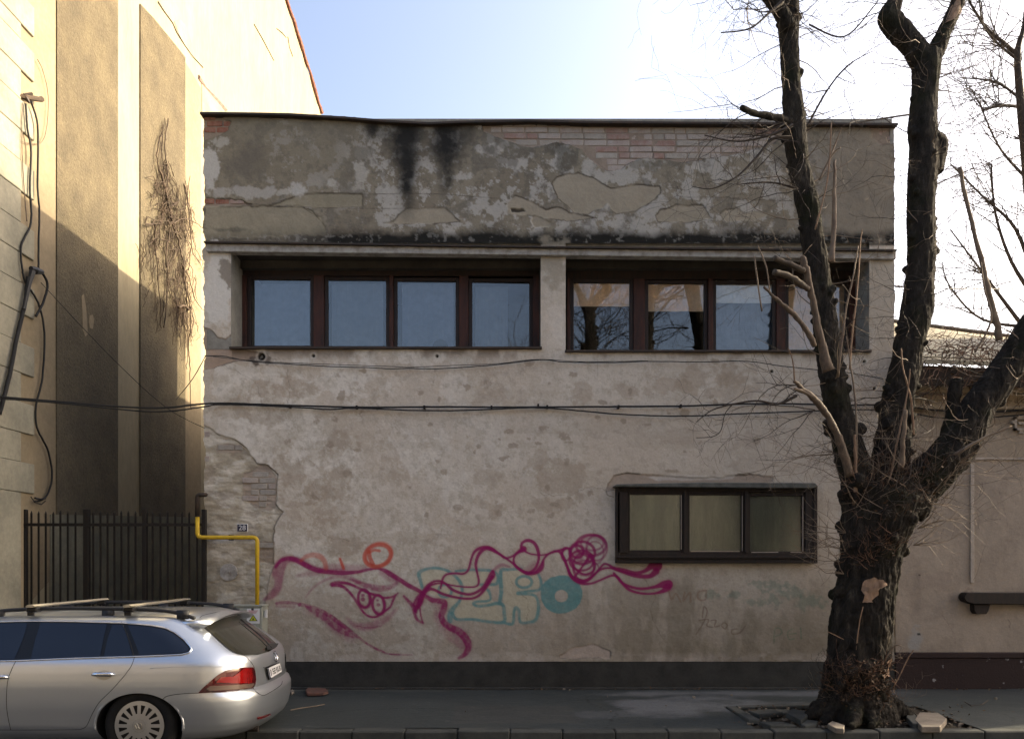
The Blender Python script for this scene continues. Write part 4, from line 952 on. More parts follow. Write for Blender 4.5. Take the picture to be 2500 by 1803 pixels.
m.prism([P(2187, 1592, YN-.05), P(2600, 1592, YN-.05), P(2600, 1606, YN-.05), P(2187, 1606, YN-.05)], (0, .06, 0), bev=.01); m.build('plinth_cap', M['redplinth'], nb)
m = MB(); m.box(X(2187), 8.5, YN-.035, YN+.01, -.03, Z(1606, YN-.05)-.003); m.build('plinth', M['redplinth'], nb)
m = MB()
m.box(X(2187), 8.5, YN-.16, YN+.01, Z(962), Z(945), .01); m.box(X(2187), 8.5, YN-.08, YN+.01, Z(1000), Z(992), .01); m.build('cornice', M['neigh_trim'], nb)
m = MB(); m.box(X(2187), 8.5, YN-.03, YN+.01, Z(991), Z(963)); m.build('frieze', M['neigh_trim'], nb)
for k in range(26):                                # scroll ornament of the frieze
    pxc = 2226 + k*17
    m = MB(); pts = [(pxc + 6*math.cos(t)*(1-t/9), 978 + 6*math.sin(t)*(1-t/9)) for t in np.linspace(0, 6, 14)]
    m.tube([P(a, b, YN-.035) for a, b in pts], .008, 4); m.build('scroll', M['neigh_trim'], nb)
m = MB(); m.box(X(2380), 8.5, YN-.03, YN+.01, Z(1122), Z(1116), .005); m.box(X(2371), X(2380), YN-.02, YN+.01, Z(1422), Z(1122)-.01, .004); m.build('window_surround', M['neigh_light'], nb)
def key(cx_, cy_, s_):
    m = MB()
    for (a, b, c, d) in ((-20, 20, -18, -12), (-20, 20, 12, 18), (-20, -14, -18, 18), (14, 20, -18, 18), (-6, 6, -26, -18), (-6, 6, 18, 26), (-28, -20, -8, 0), (-8, 8, -5, 1)):
        m.box(X(cx_+a*s_), X(cx_+b*s_), YN-.025-.001*abs(a), YN+.01, Z(cy_+d*s_), Z(cy_+c*s_))
    m.build('ornament', M['neigh_light'], nb)
key(2494, 1034, .9); key(2566, 1034, .9)
m = MB(); m.prism([P(a, b, YN-.14) for a, b in ((2356, 1452), (2362, 1446), (2600, 1446), (2600, 1477), (2420, 1474), (2378, 1474), (2360, 1468), (2354, 1460))], (0, .17, 0), bev=.008)
m.prism([P(a, b, YN-.10) for a, b in ((2378, 1474.5), (2418, 1474.5), (2414, 1490), (2409, 1498), (2384, 1498), (2379, 1490))], (0, .12, 0), bev=.006); m.build('window_ledge', M['wood_dark'], nb)
# roof
zE = 4.02
m = MB(); rr = [(X(2184)+.02, 9.80, zE+.03), (8.5, 9.80, zE-.10), (8.5, 13.0, 5.15), (X(2184)+.02, 13.0, 5.62)]
m.prism(rr, (0, 0, .05)); m.build('roof', M['roof'], nb)
for k in range(6):
    f0 = k/6; a = Vector(rr[0]).lerp(Vector(rr[3]), f0+.04); b = Vector(rr[1]).lerp(Vector(rr[2]), f0+.04)
    m = MB(); m.tube([a+Vector((0, 0, .055)), b+Vector((0, 0, .055))], .018, 4); m.build('roof_seam', M['roof'], nb)
m = MB(); m.tube([Vector(rr[3])+Vector((0, 0, .06)), Vector(rr[2])+Vector((0, 0, .06))], .05, 6); m.build('ridge_cap', M['darkwood'], nb)
m = MB(); m.prism([(X(2184)+.02, 9.86, zE-.22), (8.5, 9.86, zE-.3), (8.5, 9.86, zE-.12), (X(2184)+.02, 9.86, zE+.02)], (0, .05, 0)); m.box(X(2184)+.02, 8.5, 9.92, YN+.02, Z(945)+.004, Z(945)+.04); m.build('eaves_board', M['darkwood'], nb)
for k in range(11):
    m = MB(); xk = X(2184)+.15+k*.33; m.box(xk, xk+.06, 9.90, YN, Z(945)+.045, Z(945)+.13); m.build('rafter_end', M['darkwood'], nb)
# tangle of dry creeper over the eaves
ev = empty('eaves_creeper', 'rust brown tangle of dry creeper lying over the eaves of the low house', 'climbing plant')
m = MB()
for k in range(420):
    c = Vector((random.uniform(4.95, 7.4), random.uniform(9.55, 10.3), random.uniform(3.72, 4.32)))
    if k % 4 == 0: c = Vector((random.uniform(4.95, 7.4), random.uniform(9.8, 11.2), 0)); c.z = 4.1 + (c.y-9.8)*.5
    d = Vector((random.gauss(0, 1), random.gauss(0, .4), random.gauss(-.2, .6))).normalized(); pts = [c]
    for i in range(random.randint(4, 8)):
        d = (d + Vector((random.gauss(0, .5), random.gauss(0, .3), random.gauss(-.05, .4)))).normalized(); pts.append(pts[-1] + d*random.uniform(.05, .12))
    m.tube(pts, [.006*(1-.6*i/len(pts)) for i in range(len(pts))], 3)
m.build('stems', M['vine_red'], ev)['kind'] = 'stuff'
m = MB()
for k in range(700):
    c = Vector((random.uniform(4.95, 7.4), random.uniform(9.5, 10.2), random.uniform(3.78, 4.22))); u = Vector([random.gauss(0, 1) for _ in range(3)]).normalized(); v = u.cross(Vector([random.gauss(0, 1) for _ in range(3)])).normalized(); s_ = random.uniform(.012, .03)
    m.face([c-u*s_, c+v*s_*.6, c+u*s_, c-v*s_*.6])
m.build('dead_leaves', M['leaf'], ev)['kind'] = 'stuff'

# unseen blocks added along the street, sized to shade car and pavement
nh = empty('unseen_shade_house', 'unseen house mass added further right to shade the car and pavement', 'house')
m = MB(); m.box(7.55, 9.55, YF+.6, 11.6, 3.9, 6.6); m.build('shade_block', M['opposite'], nh)
m = MB(); m.box(12.65, 26, YF+.04, 15, 0, 3.4); m.build('wall', M['opposite'], nh)

# opposite side of the street, behind the viewer
op = empty('opposite_house', 'row house on the viewer\'s side of the street, mirrored in panes and paint', 'house')
m = MB(); m.box(-17, 17, -9, -2.2, ROAD, 7.1); m.build('wall', M['opposite'], op)
m = MB(); m.prism([(-17.3, -1.9, 7.1), (-17.3, -9.3, 7.1), (-17.3, -5.6, 8.3)], (34.6, 0, 0)); m.build('roof', M['darkwood'], op)
for k in range(10):
    xk = -15 + k*3.2
    for zz in (.9, 4.0):
        m = MB(); m.box(xk, xk+1.1, -2.21, -2.17, zz, zz+1.6); m.build('window', M['black_gloss'], op)
m = MB(); m.box(-30, 30, -2.2, .4, ROAD, .0); tag(m.build('sidewalk', M['kerb']), kind='structure')

# ================================================================== FENCE in the alley
fence = empty('iron_fence', 'dark iron bar fence with spear tops closing the alley on the left', 'fence')
YG = 10.08
for zx in (208, 256, 303, 353, 400, 449, 500, 617, 665, 712, 757, 803, 850, 897, 1010, 1062, 1110, 1160, 1205, 1253, 1305):
    px_ = zx*.3687; tp = 1247 + random.uniform(-2, 2)
    c = P(px_, tp, YG); m = MB(); m.box(c.x-.009, c.x+.009, YG-.009, YG+.009, .05, c.z-.03)
    m.tube([(c.x, YG, c.z-.03), (c.x, YG, c.z)], [.013, .003], 4); m.build('bar', M['iron'], fence)
for zx, w_ in ((165, .026), (575, .034), (960, .026), (1352, .024)):
    c = P(zx*.3687, 1243, YG); m = MB(); m.box(c.x-w_, c.x+w_, YG-.03, YG+.03, -.1, c.z, .004); m.build('post', M['iron'], fence)
for yy_ in (1280, 1640):
    m = MB(); m.box(X(60, YG), X(500, YG), YG-.035, YG-.015, Z(yy_, YG)-.02, Z(yy_, YG)+.018); m.build('rail', M['iron'], fence)
m = MB(); m.prism([P(212, 1270, YG+.04), P(285, 1290, YG+.04), P(285, 1310, YG+.04), P(212, 1300, YG+.04)], (0, .004, 0)); m.bm.free()
alley = MB(); alley.box(-6.1, -3.95, 24, 24.3, -.1, 4.2); tag(alley.build('yard_wall', M['opposite']), 'dim back wall closing the alley behind the fence', 'wall')

# ================================================================== GAS PIPE, CABINET, NUMBER PLATE
def bent(pts, rad=.06, n=5):
    out = [pts[0]]
    for a, b, c in zip(pts[:-2], pts[1:-1], pts[2:]):
        u = (a-b).normalized()*rad; v = (c-b).normalized()*rad
        for i in range(n+1):
            t = i/n; out.append((b+u)*(1-t)**2 + b*2*t*(1-t) + (b+v)*t*t)
    out.append(pts[-1]); return out
YP = 10.03
pipe = empty('gas_pipe', 'yellow gas pipe stepping along the left corner of the grey house', 'pipe')
m = MB(); m.tube(bent([P(628, 1486, YP), P(628, 1311, YP), P(482, 1311, YP), P(482, 1259, YP)]), .026, 12); m.build('riser', M['yellow'], pipe, smooth=True)
m = MB(); m.tube(bent([P(482, 1260, YP), P(482, 1207, YP), P(500, 1207, YP) + Vector((0, .0, 0)), P(502, 1207, YP+.12)], .04), .028, 12); m.tube([P(482, 1259, YP), P(482, 1261, YP)], .032, 12); m.build('bare_steel_end', M['flash'], pipe, smooth=True)
for a in (560,):
    m = MB(); m.box(X(a, YP)-.01, X(a, YP)+.01, YP, YF, Z(1311, YP)-.035, Z(1311, YP)+.035); m.build('bracket', M['iron'], pipe)
cab = empty('gas_cabinet', 'grey green metal gas cabinet against the house behind the parked car', 'cabinet')
x0, x1, yf = X(500, 9.93), X(638, 9.93), 9.93
m = MB(); m.box(x0, x1+.01, yf, YF, .25, Z(1480, yf), .008); m.box(x0-.01, x1+.02, yf-.012, YF, Z(1480, yf), Z(1480, yf)+.02, .004); m.build('body', M['cabinet'], cab)
m = MB(); m.box(x0+.03, x1-.03, yf-.010, yf-.001, .3, Z(1487, yf), .003); m.build('door', M['cabinet'], cab)
m = MB(); m.box(X(644, 9.95), X(649, 9.95), yf+.05, yf+.09, Z(1507, 9.95), Z(1488, 9.95)); m.build('side_plate', M['white'], cab)
YS = yf - .012
m = MB(); m.box(X(603, YS), X(634, YS), YS-.003, YS, Z(1521, YS), Z(1485, YS)); st = m.build('warning_sticker', M['white'], cab)
m = MB(); tri = [P(607.5, 1515, YS-.005), P(629, 1515, YS-.005), P(618.2, 1499, YS-.005)]; m.prism(tri, (0, .001, 0)); m.build('triangle_border', M['black'], st)
cT = (tri[0]+tri[1]+tri[2])/3
m = MB(); m.prism([cT+(p-cT)*.74+Vector((0, -.0015, 0)) for p in tri], (0, .001, 0)); m.build('triangle', M['yellow_sign'], st)
m = MB(); m.disc(cT+Vector((0, -.004, -.006)), (0, 1, 0), .010, .001, 6); m.disc(cT+Vector((.003, -.004, .008)), (0, 1, 0), .005, .001, 6); m.build('flame_mark', M['black'], st)
m = MB()
for i in range(3): m.box(X(607+i*1.5, YS), X(630-i*2, YS), YS-.0045, YS-.0035, Z(1490.4+i*2.6, YS), Z(1489.3+i*2.6, YS))
m.build('red_lines', M['red_print'], st)
m = MB(); m.box(X(545, YS), X(565, YS), YS-.003, YS, Z(1494, YS), Z(1485, YS)); st2 = m.build('small_label', M['white'], cab)
m = MB(); m.box(X(547, YS), X(550, YS), YS-.005, YS-.004, Z(1488.5, YS), Z(1486, YS)); m.box(X(553, YS), X(562, YS), YS-.005, YS-.004, Z(1491, YS), Z(1490, YS)); m.build('label_print', M['blue_plate'], st2)

def text_obj(s, name, size, mt, parent, loc, rot, depth=.001, sx=1.0):
    c = bpy.data.curves.new(name, 'FONT'); c.body = s; c.size = size; c.extrude = depth; c.align_x = 'CENTER'; c.align_y = 'CENTER'
    o = bpy.data.objects.new(name, c); COL.objects.link(o); bpy.context.view_layer.update()
    me = bpy.data.meshes.new_from_object(o.evaluated_get(bpy.context.evaluated_depsgraph_get())); me.name = name
    bpy.data.objects.remove(o); bpy.data.curves.remove(c)
    me.materials.clear()
    r = link(name, me, parent, mt); r.location = loc; r.rotation_euler = rot; r.scale = (sx, 1, 1); return r
np_ = empty('house_number_plate', 'small dark blue enamel plate with white number 28 beside the pipe', 'sign')
c = P(594, 1288, YF); np_.location = (c.x, YF-.03, c.z)
m = MB(); m.box(-.068, .068, -.008, .012, -.05, .05, .004); m.build('plate', M['white'], np_)
m = MB(); m.box(-.063, .063, -.010, -.007, -.045, .045, .003); m.build('enamel', M['blue_plate'], np_)
text_obj('28', 'number', .088, M['white'], np_, (0, -.012, -.002), (R(90), 0, 0), .0012, 1.05)
m = MB(); m.disc((X(558), YF-.004, Z(1396)), (0, 1, 0), .11, .03, 24); m.disc((X(559), YF-.02, Z(1396)), (0, 1, 0), .012, .03, 10)
pt = m.build('wall_boss', M['band'], house)

# cables over the facade
def yc(l, Y): return [P(a, b, Y) for a, b in l]
def zD(l): return [(a/2.835+1000, b/2.835+800) for a, b in l]
fr = [(505, 985), (560, 984), (640, 987), (800, 992), (900, 994)] + zD([(0, 548), (280, 546), (600, 549), (900, 548), (1450, 545), (1900, 540), (2268, 528)]) + [(1900, 985), (2050, 988), (2180, 990), (2350, 1006), (2520, 1000)]
cable(on_left([(-60, 955), (0, 969), (130, 981), (260, 990)], .9)[:0] + [P(-60, 962, 9.3), P(0, 968, 9.4), P(130, 979, 9.6), P(300, 993, 9.85), P(400, 995, 9.98), P(470, 988, 10.06)] + yc(fr, 10.11), .012, 'upper thick black cable clipped across the middle of the grey facade')
cable([P(-60, 975, 9.3), P(0, 973, 9.4), P(160, 985, 9.6), P(340, 1003, 9.88), P(420, 1003, 10.0), P(500, 992, 10.06)] + yc([(540, 987), (640, 990), (760, 996), (800, 999), (860, 996), (930, 998)] + zD([(0, 570), (280, 573), (600, 562), (880, 552), (1200, 575), (1500, 600), (1900, 610), (2268, 595)]) + [(1900, 1006), (2100, 1000), (2200, 1005), (2330, 1022), (2520, 1010)], 10.10), .009, 'lower black cable sagging below the clipped one on the facade')
cable(yc([(500, 868), (543, 869), (580, 876), (623, 883), (704, 888), (800, 894), (900, 897), (950, 900)] + zD([(0, 280), (150, 284), (300, 278), (600, 255), (900, 222), (1050, 235), (1200, 240), (1420, 240), (1650, 232), (2000, 236), (2268, 230)]) + [(1850, 884), (1900, 892), (2000, 903), (2060, 908), (2160, 925), (2180, 932)], 10.11), .006, 'thin twisted wire strung just below the upper windows')
cable(yc([(520, 870), (640, 882), (800, 889), (950, 894)] + zD([(0, 272), (250, 262), (600, 248), (890, 218), (1200, 234), (1650, 228)]), 10.105), .004, 'second thin wire touching the twisted one under the windows')
cable([P(502, 868, 10.1), P(470, 925, 11.2), Q(430, 975)], .006, 'thin stay wire from the house corner down to the left wall')
cable([P(2186, 700, 10.3), P(2300, 704, 11), P(2560, 706, 14)], .008, 'thin overhead line crossing the sky behind the tree')
cable([Q(-20, 990), P(130, 1110, 9.7), P(300, 1200, 9.95), P(470, 1180, 10.1)][:0] + [P(-20, 780, 9.5), P(100, 690, 9.9), P(260, 860, 10.2), P(400, 990, 10.4), P(500, 1045, 10.12)][1:], .004, 'hair thin wire slanting across the shaded stucco panels')
for (a, b) in ((708, 992), (871, 994), (1036, 994), (1200, 994), (1314, 990), (1336, 993), (1510, 993), (1662, 991)):
    c = P(a, b, 10.12); m = MB(); m.box(c.x-.012, c.x+.012, 10.10, YF+.01, c.z-.02, c.z+.022); m.build('cable_clip', M['iron'], house)

# ================================================================== TREES
def tube_limb(mb, pts, n=14): mb.tube([p for p, r in pts], [r for p, r in pts], n)
def limb(l, Y0, Y1=None, k=4):
    """l = [(px, py, width px)] -> [(point, radius)] smoothed; depth runs from Y0 to Y1"""
    Y1 = Y0 if Y1 is None else Y1
    l = smooth_line(l, k); out = []
    for i, (a, b, w_) in enumerate(l):
        Y = Y0 + (Y1-Y0)*i/(len(l)-1); out.append((P(a, b, Y), max(.004, w_*(.86 if w_ > 32 and b < 1200 else 1)*.5*Y/F)))
    return out
tree = empty('street_tree', 'big pollarded street tree with three dark leaning stems before the house', 'tree')
TY = 8.25
L = {}
L['trunk'] = limb([(2092, 1800, 215), (2090, 1745, 190), (2088, 1700, 165), (2090, 1640, 150), (2098, 1560, 146), (2110, 1460, 140), (2120, 1400, 138), (2128, 1340, 145), (2140, 1280, 165), (2155, 1220, 190), (2165, 1180, 185)], TY)
L['a'] = limb([(2140, 1270, 120), (2105, 1200, 110), (2080, 1120, 92), (2060, 1050, 80), (2040, 970, 70), (2028, 900, 70), (2020, 840, 68), (2012, 760, 64), (2000, 690, 66), (1988, 620, 66), (1978, 540, 66), (1972, 500, 64), (1950, 400, 60), (1942, 340, 62), (1938, 280, 58), (1932, 200, 54), (1928, 120, 54), (1926, 60, 58), (1930, 0, 50), (1936, -80, 46), (1950, -250, 40), (1960, -420, 30)], TY, TY+.1)
L['a2'] = limb([(1926, 70, 40), (1900, 20, 44), (1870, -20, 40), (1820, -90, 34), (1790, -220, 28)], TY, TY-.1)
L['b'] = limb([(2170, 1250, 130), (2172, 1160, 110), (2178, 1080, 96), (2190, 990, 88), (2205, 920, 84), (2220, 840, 82), (2238, 760, 84), (2246, 690, 78), (2250, 610, 76), (2248, 520, 76), (2252, 440, 78), (2256, 370, 80), (2252, 300, 76), (2258, 220, 72), (2262, 170, 78), (2268, 130, 70)], TY+.05, TY+.15)
L['b1'] = limb([(2262, 165, 70), (2235, 120, 66), (2205, 85, 66), (2180, 58, 66), (2170, 40, 60), (2185, 5, 42), (2200, -60, 36), (2210, -200, 28)], TY+.15, TY+.1)
L['b2'] = limb([(2270, 150, 60), (2292, 110, 46), (2310, 70, 40), (2330, 25, 40), (2345, -20, 38), (2370, -120, 32), (2390, -260, 24)], TY+.15, TY+.25)
L['c'] = limb([(2200, 1230, 130), (2250, 1180, 120), (2300, 1130, 112), (2345, 1075, 104), (2385, 1000, 96), (2430, 940, 92), (2470, 880, 88), (2510, 820, 84), (2560, 730, 76), (2620, 620, 60), (2680, 480, 50)], TY, TY-.1)
L['c1'] = limb([(2290, 1130, 50), (2308, 1080, 38), (2320, 1020, 34), (2330, 960, 32), (2336, 925, 30)], TY, TY)
L['knob1'] = limb([(2285, 420, 40), (2292, 350, 46), (2280, 330, 30)], TY+.12)
for i, (sx_, ex, dyy) in enumerate(((2030, 1960, 0), (2060, 2010, 6), (2140, 2190, 4), (2160, 2245, -2), (2090, 2080, 18), (2120, 2130, 14))):
    L['root%d' % i] = limb([(2095, 1660, 60), (sx_, 1712, 50), (ex+(sx_-ex)*.35, 1746+dyy*.5, 34), (ex, 1762+dyy*.6, 14)], TY, TY-.1-dyy*.03)
wood = MB()
for k_, l in L.items(): tube_limb(wood, l)
for k in range(170):                                # burrs and knobs
    l = random.choice([L['trunk'], L['a'], L['a'], L['b'], L['b'], L['c']]); i = random.randrange(len(l))
    p, r_ = l[i]
    if p.z < .6 and random.random() < .5: continue
    an = random.uniform(0, 2*math.pi); an = an if random.random() < .4 else random.choice((0, math.pi)) + random.gauss(0, .35); q = p + Vector((math.cos(an), math.sin(an), random.uniform(-.2, .2)))*r_*1.0
    bmesh.ops.create_icosphere(wood.bm, subdivisions=2, radius=random.uniform(.022, .058)*(1.25 if p.z < 3.4 else .8), matrix=Matrix.Translation(q))
for k in range(60):                                # pollard head and base are lumpy
    if k < 44: yy_ = random.uniform(1170, 1330); q = P(random.uniform(2085 + (yy_-1170)*.1, 2255 - (yy_-1170)*.3), yy_, TY + random.uniform(-.32, .2))
    else: q = P(random.uniform(2040, 2150), random.uniform(1630, 1700), TY + random.uniform(-.30, -.15))
    bmesh.ops.create_icosphere(wood.bm, subdivisions=2, radius=random.uniform(.04, .085), matrix=Matrix.Translation(q))
tmp = wood.build('tmp', M['bark'])
rm = tmp.modifiers.new('r', 'REMESH'); rm.mode = 'VOXEL'; rm.voxel_size = .0125; rm.use_smooth_shade = True
dg = bpy.context.evaluated_depsgraph_get(); me = bpy.data.meshes.new_from_object(tmp.evaluated_get(dg)); bpy.data.objects.remove(tmp)
nv = len(me.vertices); cos = np.empty(nv*3, np.float32); nrm = np.empty(nv*3, np.float32)
me.vertices.foreach_get('co', cos); me.vertices.foreach_get('normal', nrm); cos = cos.reshape(-1, 3); nrm = nrm.reshape(-1, 3)
ang = cos[:, 0]*1.0 + cos[:, 1]*.8
f1 = fbm(ang*100, cos[:, 2]*22 + cos[:, 1]*40, 4.2, 4, 3, .6); f2 = fbm(ang*100 - 30, cos[:, 2]*60, 11, 4, 6, .6); f3 = fbm(cos[:, 0]*100+cos[:, 1]*70, cos[:, 2]*100, 22, 3, 9)
amp = np.clip(.55 + (3.2-cos[:, 2])*.12, .35, 1.0)
dsp = ((np.abs(f1-.5)*2)**.6*.042 - .020 + (f2-.5)*.045 + (f3-.5)*.055)*amp
cos = cos + nrm*dsp[:, None]; me.vertices.foreach_set('co', cos.ravel()); me.update(); me.name = 'trunk'
me.materials.clear(); me.materials.append(M['bark']); me.polygons.foreach_set('use_smooth', [True]*len(me.polygons))
trunk = link('trunk', me, tree)
tbvh = BVHTree.FromPolygons([tuple(c) for c in cos.tolist()], [tuple(p.vertices) for p in me.polygons])
EYE = Vector((0, 0, CZ))
def ray(px, py, bvh):
    d = Vector(((px-CX)/F, 1, -(py-HY)/F)).normalized()
    return bvh.ray_cast(EYE, d)
def decal(poly, bvh, name, mt, parent, off=.004, stepp=5, mirror=None, smooth=True, sm_k=0, maxd=None, thick=0):
    """sheet on a curved surface bounded by a photo outline"""
    if sm_k: poly = [tuple(p) for p in smooth_line(list(poly) + [poly[0]], sm_k)][:-1]
    dense = []
    for i, a in enumerate(poly):
        b = poly[(i+1) % len(poly)]; n = max(1, int(math.hypot(b[0]-a[0], b[1]-a[1])/stepp))
        for j in range(n): dense.append((a[0]+(b[0]-a[0])*j/n, a[1]+(b[1]-a[1])*j/n))
    pts = [Vector(p) for p in dense]; n0 = len(pts)
    xs_ = [p[0] for p in poly]; ys_ = [p[1] for p in poly]; yy_ = min(ys_)+stepp*.5
    while yy_ < max(ys_):
        x_ = min(xs_)+stepp*.5
        while x_ < max(xs_):
            if inside((x_, yy_), poly) and min((Vector((x_, yy_))-q).length for q in pts[:n0]) > stepp*.45: pts.append(Vector((x_, yy_)))
            x_ += stepp
        yy_ += stepp
    vs, es, fs, *_ = delaunay_2d_cdt(pts, [], [list(range(n0))], 1, 1e-4)
    m = MB(); vv = []
    for v in vs:
        loc, nor, _, dist = ray(v[0], v[1], bvh)
        if loc is None: vv.append(None)
        else:
            if nor.dot(loc-EYE) > 0: nor = -nor
            q = loc + nor*off
            if mirror: q = mirror(q)
            vv.append(m.bm.verts.new(q))
    for f_ in fs:
        if all(vv[i] is not None for i in f_):
            try: m.bm.faces.new([vv[i] for i in f_])
            except ValueError: pass
    return m.build(name, mt, parent, smooth=smooth, recalc=False)
def z5(l): return [(a/2.7125+1700, b/2.7125+1200) for a, b in l]
decal(z5([(1090, 640), (1110, 590), (1180, 568), (1245, 590), (1252, 620), (1200, 650), (1195, 680), (1160, 735), (1100, 735), (1120, 680)]), tbvh, 'peeled_patch', M['heart'], tree, .02, 5)
decal(z5([(1255, 1125), (1285, 1100), (1297, 1140), (1285, 1200), (1240, 1245), (1235, 1220), (1262, 1170)]), tbvh, 'peeled_patch', M['heart'], tree, .02, 5)
decal([(2322, 20), (2342, -5), (2345, 30), (2325, 50), (2306, 60)], tbvh, 'peeled_patch', M['heart'], tree, .015, 5)
# pruned side branches with pale bark, each its own piece
def branch(l, Y0, Y1, mt='peeled', n=8, name='branch'):
    m = MB(); q = limb([(a, b, c*(.93 if name == 'branch' else 1)) for a, b, c in l], Y0, Y1, 5); q = [(p + Vector((random.gauss(0, .004 if name == 'branch' else .0012), 0, random.gauss(0, .002))), r_*random.uniform(.86, 1.12)) for p, r_ in q]
    m.tube([p for p, r_ in q], [r_ for p, r_ in q], n); return m.build(name, M[mt], tree, smooth=True)
TB = TY-.32
branch([(2022, 905, 30), (2008, 850, 22), (1995, 790, 18), (1985, 740, 17), (1975, 690, 17), (1965, 650, 18), (1960, 625, 12)], TB, TB-.1)
branch([(1962, 662, 16), (1940, 650, 16), (1915, 640, 15), (1890, 630, 14)], TB-.1, TB-.2, 'stub')
branch([(1972, 705, 14), (1950, 690, 18), (1920, 672, 17), (1890, 664, 16)], TB-.1, TB-.25, 'stub')
branch([(1990, 845, 14), (1965, 800, 14), (1930, 760, 12), (1895, 730, 9), (1865, 700, 6)], TB-.05, TB-.25)
branch([(2075, 1160, 24), (2055, 1090, 22), (2035, 1040, 18), (2010, 1000, 17), (1990, 975, 18), (1960, 950, 12), (1940, 930, 9)], TB, TB-.2)
branch([(1985, 970, 10), (1960, 955, 9), (1938, 948, 7)], TB-.15, TB-.2, 'twig')
branch([(1925, 300, 26), (1905, 290, 20), (1870, 282, 18), (1835, 275, 16), (1812, 262, 14)], TY, TY-.3, 'bark')
branch([(2440, 830, 18), (2428, 770, 16), (2410, 700, 14), (2390, 610, 12), (2362, 500, 11), (2342, 408, 10)], TY-.1, TY-.3, 'twig')
branch([(2090, 1200, 10), (2088, 1100, 8), (2087, 1060, 6)], TB, TB, 'heart')
branch([(2030, 640, 16), (2035, 560, 13), (2037, 470, 10), (2038, 390, 7)], TY-.15, TY-.2, 'twig')
for l in ([(2200, 1140, 16), (2205, 1080, 12), (2210, 1000, 10)], [(2330, 1110, 9), (2400, 1070, 7), (2470, 1040, 4)]): branch(l, TB, TB-.1, 'twig')
# long straight water shoots
shoots = [[(2075, 900, 5), (2080, 820, 5), (2092, 720, 4), (2100, 600, 3), (2105, 560, 2)], [(2046, 920, 6), (2055, 830, 6), (2068, 740, 5), (2082, 680, 4), (2095, 600, 3)], [(2092, 1120, 5), (2090, 1000, 5), (2078, 900, 4), (2066, 820, 3)], [(2170, 1180, 5), (2190, 1080, 5), (2215, 960, 4), (2222, 900, 3)], [(2230, 1060, 6), (2225, 980, 5), (2205, 900, 4), (2200, 850, 3)], [(2010, 420, 5), (2040, 350, 4), (2055, 310, 2)], [(2000, 440, 6), (2030, 380, 5), (2052, 360, 3)], [(1990, 560, 4), (2020, 440, 4), (2030, 300, 3)], [(2380, 860, 5), (2420, 780, 5), (2402, 700, 4), (2395, 640, 3)], [(1860, 760, 4), (1850, 690, 4), (1842, 625, 3)], [(1880, 720, 4), (1870, 650, 4), (1850, 600, 3)], [(2090, 1600, 3), (2095, 1540, 3), (2107, 1480, 2)], [(2140, 1640, 3), (2180, 1580, 3), (2200, 1575, 2)], [(2180, 1680, 3), (2215, 1610, 3), (2230, 1585, 2)], [(1940, 930, 4), (1935, 880, 3), (1925, 850, 3)], [(2060, 1560, 3), (2020, 1540, 2)]]
for l in shoots: branch(l, TY-.25, TY-.35, 'heart' if random.random() < .25 else 'twig', 5, 'shoot')
# fine twigs
def grow(mb, p, d, length, r0, depth, up=.25, seg=7, kink=.25, side=.55, nside=3):
    pts = [p]; rs = [r0]; d = d.normalized(); st = length/seg; kids = []
    for i in range(seg):
        d = (d + Vector((random.gauss(0, kink), random.gauss(0, kink), random.gauss(0, kink)+up*.35))).normalized()
        pts.append(pts[-1] + d*st); rs.append(max(.0012, r0*(1-.75*(i+1)/seg)))
        if depth > 0 and i > 0 and random.random() < side: kids.append((pts[-1], d.copy(), rs[-1]))
    mb.tube(pts, rs, 3 if r0 < .006 else 4, cap=False)
    for (q, dd, rr_) in kids:
        a = Vector([random.gauss(0, 1) for _ in range(3)]); a = (a - dd*a.dot(dd)).normalized()
        grow(mb, q, dd*.6 + a*.8, length*random.uniform(.35, .65), max(.0013, rr_*.75), depth-1, up, max(3, seg-2), kink, side)
tw = MB(); twd = MB()
for key_, cnt, lo_, hi_, up_ in (('a', 110, .35, .95, .12), ('b', 115, .3, .9, .15), ('b1', 34, .4, .9, .1), ('b2', 40, .3, .8, .2), ('a2', 60, .5, 1.1, -.2), ('c', 32, .25, .8, .3), ('trunk', 20, .15, .42, .35)):
    l = L[key_]
    for k in range(cnt):
        i = random.randrange(2, len(l)); p, r_ = l[i]
        if key_ == 'trunk' and not (p.z < .75 or p.z > 1.8): continue
        if p.z > 9.3: continue
        an = random.uniform(0, 2*math.pi); d = Vector((math.cos(an), math.sin(an)*.7, random.uniform(-.25, .35)))
        ln = random.uniform(lo_, hi_)
        grow(twd if random.random() < .45 else tw, p + d*r_*.8, d, ln, random.uniform(.0034, .0072)*(.6+ln*.5), 2, up_, 7, .22)
for k in range(50):                                 # brush of shoots from the head
    p = P(random.uniform(2040, 2300), random.uniform(1120, 1260), TY + random.uniform(-.42, -.1)); d = Vector((random.gauss(0, .8), random.uniform(-.6, -.1), random.uniform(.0, 1)))
    grow(tw if random.random() < .6 else twd, p, d, random.uniform(.2, .7), random.uniform(.0025, .005), 1, .4, 6, .15)
for (a, b) in ((2055, 1340), (2050, 1370), (2060, 1400), (2065, 1300), (2060, 1320)):
    for k in range(4): grow(tw, P(a, b, TY-.15), Vector((-1, -.4, random.uniform(-.1, .7))), random.uniform(.3, .65), .005, 1, .1, 7, .2)
for (a, b) in ((2240, 1290), (2230, 1330), (2260, 1230), (2300, 1180), (2340, 1130)):
    for k in range(6): grow(tw, P(a, b, TY-.2), Vector((1, -.5, random.uniform(-.1, .9))), random.uniform(.3, .8), .005, 1, .1, 7, .2)
